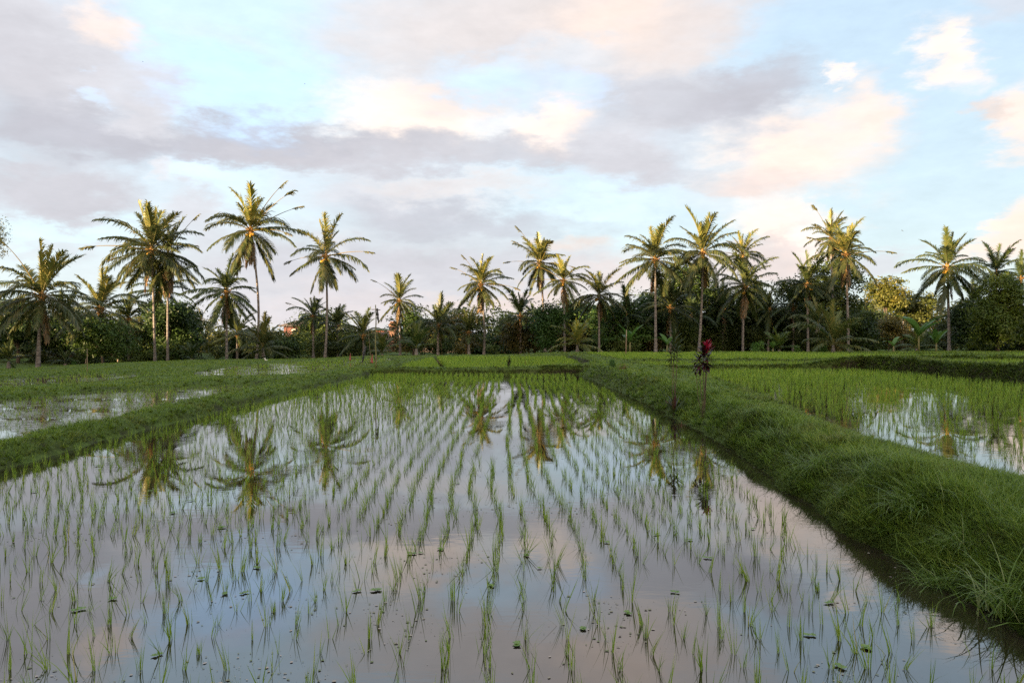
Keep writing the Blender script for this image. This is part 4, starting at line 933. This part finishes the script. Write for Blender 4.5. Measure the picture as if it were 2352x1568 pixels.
# ------------------------------------------------------------------ bird scarers, poles, flags
D = 40.2; p = W(863, 850, D); x = p.x; gz = ground_z(x, D)
t = thing('bamboo_pole', 'tall bamboo scarecrow pole with a crossbar on the corner of the cross bank', 'pole', (x, D, gz))
top = W(862, 700, D).z - gz
g = Geo(); pts = [(0.02 * math.sin(i), 0, top * i / 10) for i in range(11)]; tube(g, pts, [.036 - .0012 * i for i in range(11)], 8)
for i in range(1, 10): tube(g, [(pts[i][0], 0, pts[i][2] - .012), (pts[i][0], 0, pts[i][2] + .012)], [.040, .040], 8)
g.build('pole', 'bamboo', t, smooth=True)
g = Geo(); zc = W(863, 711, D).z - gz; tube(g, [(-.20, -.04, zc), (.0, -.05, zc + .01), (.24, -.04, zc - .02)], .022, 6); g.build('crossbar', 'stick', t)
def rag(name, label, px, pytop, pybot, D, w, mat, cat, twist=.4, dx=0.):
    a, b = W(px + dx, pytop, D), W(px, pybot, D); g = Geo(); n = 9; V = []; m = 7
    for i in range(n + 1):
        u = i / n; ww = w * (.35 + .9 * math.sin(PI * min(1, .15 + u * .75))) * (1 + .2 * math.sin(i * 2.1))
        for j in range(m):
            th = 2 * PI * j / m; rr = 1 + .28 * math.sin(3 * th + i * twist * 2)
            V.append(((a.x + (b.x - a.x) * u) + math.cos(th + i * twist) * ww * .5 * rr, D - .08 + math.sin(th + i * twist) * ww * .3 * rr, a.z + (b.z - a.z) * u))
    F = [[i * m + j, i * m + (j + 1) % m, (i + 1) * m + (j + 1) % m, (i + 1) * m + j] for i in range(n) for j in range(m)]
    V = np.array(V); o0 = V.mean(0); g.add(V - o0, F)
    o = g.build(name, mat, smooth=True); o.location = tuple(o0)
    return tag(o, label, cat)
rag('plastic_bag', 'ragged black bag hanging from the crossbar of the bamboo pole', 870, 708, 741, 40.2, .085, 'black_plastic', 'plastic bag', dx=-3)
def flag(label, px, top, bot, D, base, mat, w=.16, stickpx=0):
    B = W(px + stickpx, base, D); T = W(px, top, D)
    t = thing('stick_flag', label, 'flag', (B.x, D, B.z))
    g = Geo(); tube(g, [(0, 0, 0), (T.x - B.x, 0, T.z - B.z + .02)], .012, 5); g.build('stick', 'stick', t)
    g = Geo(); n = 7; V = []; h = (bot - top) / FX * D
    for i in range(n + 1):
        u = i / n
        for j in range(4):
            v = j / 3; V.append((T.x - B.x + (v - .35) * w * (.25 + u) - .05 * u, .03 * math.sin(v * 4 + u * 3) - .02, T.z - B.z - u * h - .02 * v))
    F = [[i * 4 + j, i * 4 + j + 1, i * 4 + 5 + j, i * 4 + 4 + j] for i in range(n) for j in range(3)]
    g.add(V, F); o = g.build('cloth', mat, t, smooth=True); md = o.modifiers.new('thick', 'SOLIDIFY'); md.thickness = .008
    return t
flag('narrow red cloth flag on a stick at the far edge of the left paddies', 805, 811, 827, 56, 838, 'red_cloth', .10)
flag('leaning red cloth flag on a stick left of the bamboo pole', 855, 813, 833, 46, 846, 'red_cloth', .13, -1)
rag('plastic_bag', 'black plastic bag tied low between the leaning red flag and the bamboo pole', 864, 815, 831, 46, .13, 'black_plastic', 'plastic bag')
rag('plastic_bag', 'grey and black plastic strip hanging over the field left of the leaning red flag', 833, 795, 832, 50, .10, 'black_plastic', 'plastic bag', dx=8)
g = Geo(); a, b = W(846, 760, 50), W(831, 836, 50); tube(g, [(0, 0, b.z - a.z - .9), (.12, 0, -1.4), (.0, 0, .0)], [.012, .01, .006], 5)
o = g.build('bent_stick', 'stick'); o.location = a; tag(o, 'thin bent stick that carries the grey plastic strip', 'stick')
def stake(label, px, top, bot, D, rad=.025, mat='stick', leanpx=0):
    B = W(px, bot, D); T = W(px + leanpx, top, D); g = Geo()
    tube(g, [(0, 0, -.2), ((T.x - B.x) * .5 + .01, 0, (T.z - B.z) * .5), (T.x - B.x, 0, T.z - B.z)], [rad, rad * .9, rad * .7], 6)
    o = g.build('stake', mat); o.location = B; return tag(o, label, 'stake')
stake('pale upright bamboo stake in the far right field below the mid-green tree', 1437, 757, 820, 62, .045, leanpx=2)
stake('thin stake standing in the far left paddy', 200, 800, 865, 40, .018)
stake('short red stake in the paddy below the narrow red flag', 806, 842, 858, 42, .012, 'red_cloth')

# ------------------------------------------------------------------ birds
def bird(label, px, py, D, span, seed):
    p = W(px, py, D); t = thing('bird', label, 'bird', tuple(p), 'birds flying high'); g = Geo(); s = span
    tube(g, [(-.22 * s, 0, 0), (-.08 * s, 0, .01 * s), (.1 * s, 0, 0), (.24 * s, 0, -.01 * s)], [.02 * s, .06 * s, .055 * s, .012 * s], 7)
    for sd in (-1, 1):
        V = []
        for u, c, z in ((0, .16, 0), (.35, .15, .12), (.7, .1, .12), (1, .02, .03)):
            V += [(-.0 - c * s * .6 - u * .05 * s, sd * u * .5 * s, z * s), (c * s * .4 - u * .05 * s, sd * u * .5 * s, z * s)]
        g.add(V, [[0, 1, 3, 2], [2, 3, 5, 4], [4, 5, 7, 6]])
    o = g.build('body', 'bird_dark', t, smooth=True); o.rotation_euler = (seed * .3, .1, seed)
bird('tiny dark bird in the sky at the upper left', 328, 142, 150, .5, 1.2)
bird('tiny dark bird in the open sky above the tall open-crowned palm', 700, 193, 150, .5, .3)
bird('tiny dark bird flying low between the last tall palms and the lone palm', 2072, 530, 140, .6, 1.9)
p = W(613, 838, 60)
t = thing('wading_bird', 'small brown and white heron standing on the bank right of the tallest palm', 'bird', (p.x, p.y, p.z - .05))
g = Geo()
tube(g, [(-.26, 0, .24), (-.12, 0, .28), (.05, 0, .36), (.12, 0, .42), (.14, 0, .52)], [.02, .10, .11, .06, .035], 10); ball(g, (.16, 0, .55), .045, sx=1.3)
tube(g, [(.2, 0, .55), (.32, 0, .53)], [.015, .003], 5)
for sd in (-1, 1): tube(g, [(-.02, sd * .04, .28), (.01, sd * .045, .14), (-.01, sd * .045, -.04)], [.018, .010, .010], 5)
g.build('body', 'bird_white', t, smooth=True).rotation_euler = (0, 0, PI)
g = Geo()
for sd in (-1, 1): ball(g, (-.08, sd * .085, .31), .14, sx=1.25, sy=.3, sz=.6)
g.build('wings', 'bird_brown', t, smooth=True).rotation_euler = (0, 0, PI)

# ------------------------------------------------------------------ houses
def wallbox(name, t, c, s, mat): g = Geo(); box(g, c, s); return g.build(name, mat, t)
D = 150; k = D / FX; B = W(684, 815, D)
t = thing('brick_house', 'two-storey house with a dull red upper wall and sunlit lower wall behind the low palms', 'house', (B.x, B.y, B.z - .5))
zz = lambda py: (815 - py) * k + .5
wallbox('lower_wall', t, (0, 3, zz(785) / 2), (5.2, 6, zz(785)), 'plaster')
wallbox('upper_wall', t, (.1, 3, (zz(778) + zz(748)) / 2), (5.6, 5.6, zz(748) - zz(778)), 'pinkwall')
def hip(name, t, c, sx, sy, h, mat, ridge=.35, th=.12):
    g = Geo(); x, y, z = c
    V = [(x - sx / 2, y - sy / 2, z), (x + sx / 2, y - sy / 2, z), (x + sx / 2, y + sy / 2, z), (x - sx / 2, y + sy / 2, z), (x - sx * ridge / 2, y, z + h), (x + sx * ridge / 2, y, z + h)]
    V += [(a, b, c_ - th) for a, b, c_ in V[:4]]
    g.add(V, [[0, 1, 5, 4], [2, 3, 4, 5], [6, 7, 1, 0], [7, 8, 2, 1], [8, 9, 3, 2], [9, 6, 0, 3], [9, 8, 7, 6]])
    g.f.setdefault(3, []).append(np.array([[1, 2, 5], [3, 0, 4]]) + g.n - len(V))
    return g.build(name, mat, t)
hip('eaves_roof', t, (0, 2.9, zz(783)), 6.8, 7.6, .5, 'roof', .86)
hip('main_roof', t, (.1, 3, zz(748)), 7.4, 7.4, 1.1, 'roof', .3)
w = wallbox('window', t, (-.4, .16, zz(763)), (1.5, .12, 1.3), 'white'); g = Geo(); box(g, (-.4, .085, zz(763)), (1.15, .06, .95)); g.build('pane', 'glass', w)
w = wallbox('shutter', t, (-1.6, -.03, zz(795)), (.9, .1, 1.7), 'pinkwall'); w = wallbox('shutter', t, (1.7, -.03, zz(795)), (.9, .1, 1.7), 'pinkwall')
D = 140; k = D / FX; B = W(897, 812, D)
t = thing('brick_temple', 'brick gate pillar and low dark-roofed house right of the bamboo pole', 'building', (B.x, B.y, B.z - .5))
zz = lambda py: (812 - py) * k + .5
g = Geo(); box(g, (.5, .6, zz(742) / 2), (1.5, 1.2, zz(742))); box(g, (.5, .6, zz(746)), (1.8, 1.5, .22)); box(g, (.5, .6, zz(741)), (1.2, 1.0, .5)); g.build('pillar', 'brick', t)
g = Geo(); box(g, (2.6, 1.4, zz(750) / 2), (1.1, 1.0, zz(750))); box(g, (2.6, 1.4, zz(748)), (.7, .7, .7)); g.build('side_pillar', 'brick', t)
wallbox('wall', t, (-1.5, 3.5, zz(785) / 2), (5, 4, zz(785)), 'plaster')
hip('roof', t, (-1.5, 3.4, zz(783)), 6.6, 5.6, 1.7, 'roof', .5)
g = Geo(); tube(g, [(-3.1, 3.4, zz(783) + 1.72), (.1, 3.4, zz(783) + 1.72)], .13, 6); g.build('ridge', 'ridge', t)
D = 135; B = W(1070, 812, D); t = thing('garden_wall', 'broken stretch of pale brick wall low behind the palms in the middle gap', 'wall', (B.x - 2, B.y, B.z - .6))
g = Geo()
for i in range(8): box(g, (-5 + i * 1.5, .02 * (i % 2), .9 + .1 * (i % 3)), (1.46, .3, 1.8 + .2 * (i % 3)))
g.build('wall', 'plaster', t); g = Geo(); box(g, (.2, 0, 2.2), (12, .42, .14)); g.build('coping', 'brick', t)

# ------------------------------------------------------------------ sun and sky
SUN_AZ, SUN_EL = R(-130), R(6.2)          # measured clockwise from +Y: the sun is low behind the viewer, to the left
sd = Vector((math.sin(SUN_AZ) * math.cos(SUN_EL), math.cos(SUN_AZ) * math.cos(SUN_EL), math.sin(SUN_EL)))
sl = bpy.data.lights.new('sun', 'SUN'); sl.energy = 4.8; sl.angle = R(.55); sl.color = (1, .71, .41)
so = bpy.data.objects.new('sun', sl); col.objects.link(so); so.rotation_euler = (-sd).to_track_quat('-Z', 'Y').to_euler()
wd = bpy.data.worlds.new("World"); sc.world = wd; wd.use_nodes = True
t = NT(wd.node_tree)
sky = t.node('ShaderNodeTexSky', sky_type='NISHITA', sun_disc=False, sun_elevation=SUN_EL, sun_rotation=SUN_AZ, altitude=200, air_density=1.0, dust_density=1.2, ozone_density=1.0)
gen = t.node('ShaderNodeTexCoord').outputs['Generated']
sep = t.node('ShaderNodeSeparateXYZ'); t.l.new(gen, sep.inputs[0])
azn = t.math('ARCTAN2', sep.outputs[0], sep.outputs[1]); eln = t.math('ARCSINE', sep.outputs[2])
stretch = mapped(t, gen, 1, 1, 2.6)
n1 = t.noise(stretch, 5.5, 9, .62, .15)
n2 = t.noise(stretch, 16, 8, .62, .1)
comb = t.node('ShaderNodeCombineXYZ'); t.put(comb.inputs[0], azn); t.put(comb.inputs[1], eln)
w1 = t.vmath('MULTIPLY', t.vmath('SUBTRACT', n1.outputs['Color'], (.5, .5, .5)), (.20, .12, 0))
w2 = t.vmath('MULTIPLY', t.vmath('SUBTRACT', n2.outputs['Color'], (.5, .5, .5)), (.085, .06, 0))
uv = t.vmath('ADD', t.vmath('ADD', comb.outputs[0], w1), w2)
EXPO = 2.0 ** 2.0 * .1                    # what a background of 1 shows as, after strength and exposure
def lin(c): return tuple((((v / 255) / 12.92) if v / 255 < .04045 else (((v / 255) + .055) / 1.055) ** 2.4) / EXPO for v in c)
def ang(px, py):
    dx = (px - CX) / FX; dz = (HY - py) / FX
    return math.atan(dx), math.atan2(dz, math.hypot(1, dx))
# clear sky: the physical sky, lifted towards the pale evening tones that thin high cloud gives it
elf = t.smooth(eln, -.02, .42)
azf = t.smooth(azn, -.30, .50)
pale = t.mix(elf, lin((232, 246, 252)), lin((224, 250, 270)))
blue = t.mix(elf, lin((214, 232, 240)), lin((204, 227, 247)))
clear = t.mix(azf, pale, blue)
skyl = t.vmath('SCALE', sky.outputs[0], None, 1.0)
cur = t.mix(.90, skyl, clear)
GREY = (210, 209, 216); DGREY = (199, 199, 208); LG = (223, 222, 228); PEACH = (270, 246, 230); WHITE = (272, 254, 241); PINK = (240, 222, 217); WARM = (236, 226, 223)
CLOUDS = [  # centre, radii (photo pixels turned into angles), tilt, colour, opacity, softness
    (900, 640, 820, 150, 0, LG, .85, .8), (1500, 640, 420, 90, 0, PINK, .7, .8), (950, 730, 1000, 60, 0, (236, 222, 218), .6, .9),
    (1250, 40, 620, 230, 4, WARM, .9, .7), (900, 90, 260, 170, -20, WARM, .6, .8),
    (120, 110, 420, 230, 0, LG, .95, .6), (20, 150, 260, 200, 0, GREY, .7, .8),
    (300, 60, 120, 70, 0, PEACH, .6, .7),
    (960, 275, 260, 110, 0, WHITE, .95, .6), (1000, 240, 130, 60, 0, PEACH, .5, .8),
    (1260, 290, 150, 90, 10, WHITE, .95, .5), (1420, 60, 300, 150, 0, PEACH, .6, .8), (1560, 90, 260, 120, 25, WARM, .7, .7),
    (1150, 180, 330, 110, 10, LG, .6, .8), (1320, 130, 200, 60, 0, (226, 236, 246), .6, .8),
    (1820, 355, 290, 165, 8, PEACH, .88, .8), (1980, 260, 110, 100, 30, PEACH, .7, .8), (1700, 430, 240, 90, 0, PINK, .6, .8),
    (1560, 250, 330, 110, -4, GREY, .9, .6), (1720, 200, 230, 80, 12, DGREY, .8, .6), (1430, 350, 260, 100, -8, LG, .9, .6), (1480, 380, 160, 60, 0, GREY, .6, .8),
    (1120, 350, 420, 60, 0, GREY, .85, .6), (620, 335, 520, 70, 3, DGREY, .97, .55), (150, 300, 400, 110, -3, DGREY, .93, .6), (330, 240, 110, 90, 0, LG, .9, .5), (820, 365, 400, 50, 0, GREY, .8, .6),
    (80, 430, 330, 110, 0, GREY, .95, .6), (350, 405, 70, 40, 0, PINK, .6, .7), (440, 500, 150, 80, -20, LG, .8, .6), (560, 620, 200, 80, 0, LG, .7, .7),
    (900, 445, 330, 80, 0, LG, .8, .7), (1050, 500, 420, 60, 0, DGREY, .75, .7), (1060, 425, 300, 40, 0, (240, 232, 230), .6, .8), (900, 600, 620, 120, 0, GREY, .75, .9), (700, 700, 500, 60, 0, (226, 218, 222), .6, .9),
    (2165, 120, 95, 120, 18, WHITE, .9, .9), (2175, 90, 60, 60, 0, WHITE, .5, .8), (2330, 265, 125, 115, -20, PEACH, .85, .8), (2250, 265, 80, 40, 0, (240, 222, 212), .7, .7), (2320, 520, 95, 110, 0, PEACH, .97, .5),
    (1920, 178, 46, 28, 0, WHITE, .8, .9), (1790, 520, 170, 80, -15, WHITE, .9, .5), (1740, 590, 200, 60, 0, PINK, .8, .6), (2050, 600, 230, 40, 0, LG, .7, .7), (1270, 560, 130, 40, 0, (247, 226, 214), .6, .8), (1180, 700, 300, 50, 0, (245, 222, 212), .6, .8),
    (2330, 10, 190, 60, 0, LG, .6, .8), (160, 560, 200, 34, 0, LG, .5, .8),
  (560, 175, 290, 165, 0, (217, 252, 290), .95, .7), (470, 412, 190, 52, 0, (236, 256, 272), .9, .8), (120, 528, 230, 44, -4, (232, 254, 262), .9, .7), (190, 200, 70, 34, 0, (226, 246, 268), .7, .8), (1330, 210, 120, 50, 0, (222, 242, 268), .75, .8), (760, 560, 60, 50, 0, (240, 240, 244), .5, .8), (560, 90, 190, 60, -20, (226, 240, 264), .7, .9), (1130, 180, 210, 70, 0, (220, 249, 272), .75, .9), (1440, 455, 220, 44, 0, (232, 252, 272), .75, .9), (1640, 470, 260, 50, -8, (228, 244, 252), .8, .8)]
for cx_, cy_, rx, ry, tilt, c, op, soft in CLOUDS:
    a0, e0 = ang(cx_, cy_); cosa = math.cos(a0)
    mp = t.node('ShaderNodeMapping', vector_type='TEXTURE'); t.put(mp.inputs[0], uv)
    mp.inputs['Location'].default_value = (a0, e0, 0); mp.inputs['Rotation'].default_value = (0, 0, R(tilt)); mp.inputs['Scale'].default_value = (rx / FX * cosa * cosa, ry / FX * cosa, 1)
    gr = t.node('ShaderNodeTexGradient', gradient_type='SPHERICAL'); t.put(gr.inputs[0], mp.outputs[0])
    al = t.math('MULTIPLY', t.smooth(gr.outputs[1], .0,  .34 + .62 * soft), op)
    cur = t.mix(al, cur, lin(c))
# cloud cover for the rest of the sky
gn = t.noise(stretch, 2.2, 8, .6, .2).outputs[0]
out = t.smooth(t.math('ABSOLUTE', azn), .75, 1.15); hi = t.smooth(eln, .40, .60)
cov = t.math('MULTIPLY', t.smooth(gn, .46, .62), t.math('MAXIMUM', out, hi))
cur = t.mix(t.math('MULTIPLY', cov, .9), cur, t.mix(t.smooth(n1.outputs[0], .4, .6), lin((222, 219, 222)), lin((250, 238, 226))))
back = t.math('MULTIPLY', t.smooth(t.math('ABSOLUTE', azn), 1.7, 2.8), t.math('SUBTRACT', 1.0, t.smooth(eln, .25, .9)))
cur = t.mix(t.math('MULTIPLY', back, .6), cur, (9.0, 6.3, 4.0))        # the bright evening glow round the low sun
n3 = t.noise(stretch, 38, 6, .6, .1)
bri = t.math('ADD', t.math('ADD', .88, t.math('MULTIPLY', n2.outputs[0], .24)), t.math('MULTIPLY', n3.outputs[0], .12))        # texture inside the clouds
cur = t.vmath('SCALE', cur, None, bri)
bg = t.node('ShaderNodeBackground'); t.put(bg.inputs[0], cur); bg.inputs[1].default_value = .10
t.l.new(bg.outputs[0], t.node('ShaderNodeOutputWorld').inputs[0])
wd.cycles.sampling_method = 'MANUAL'; wd.cycles.sample_map_resolution = 512
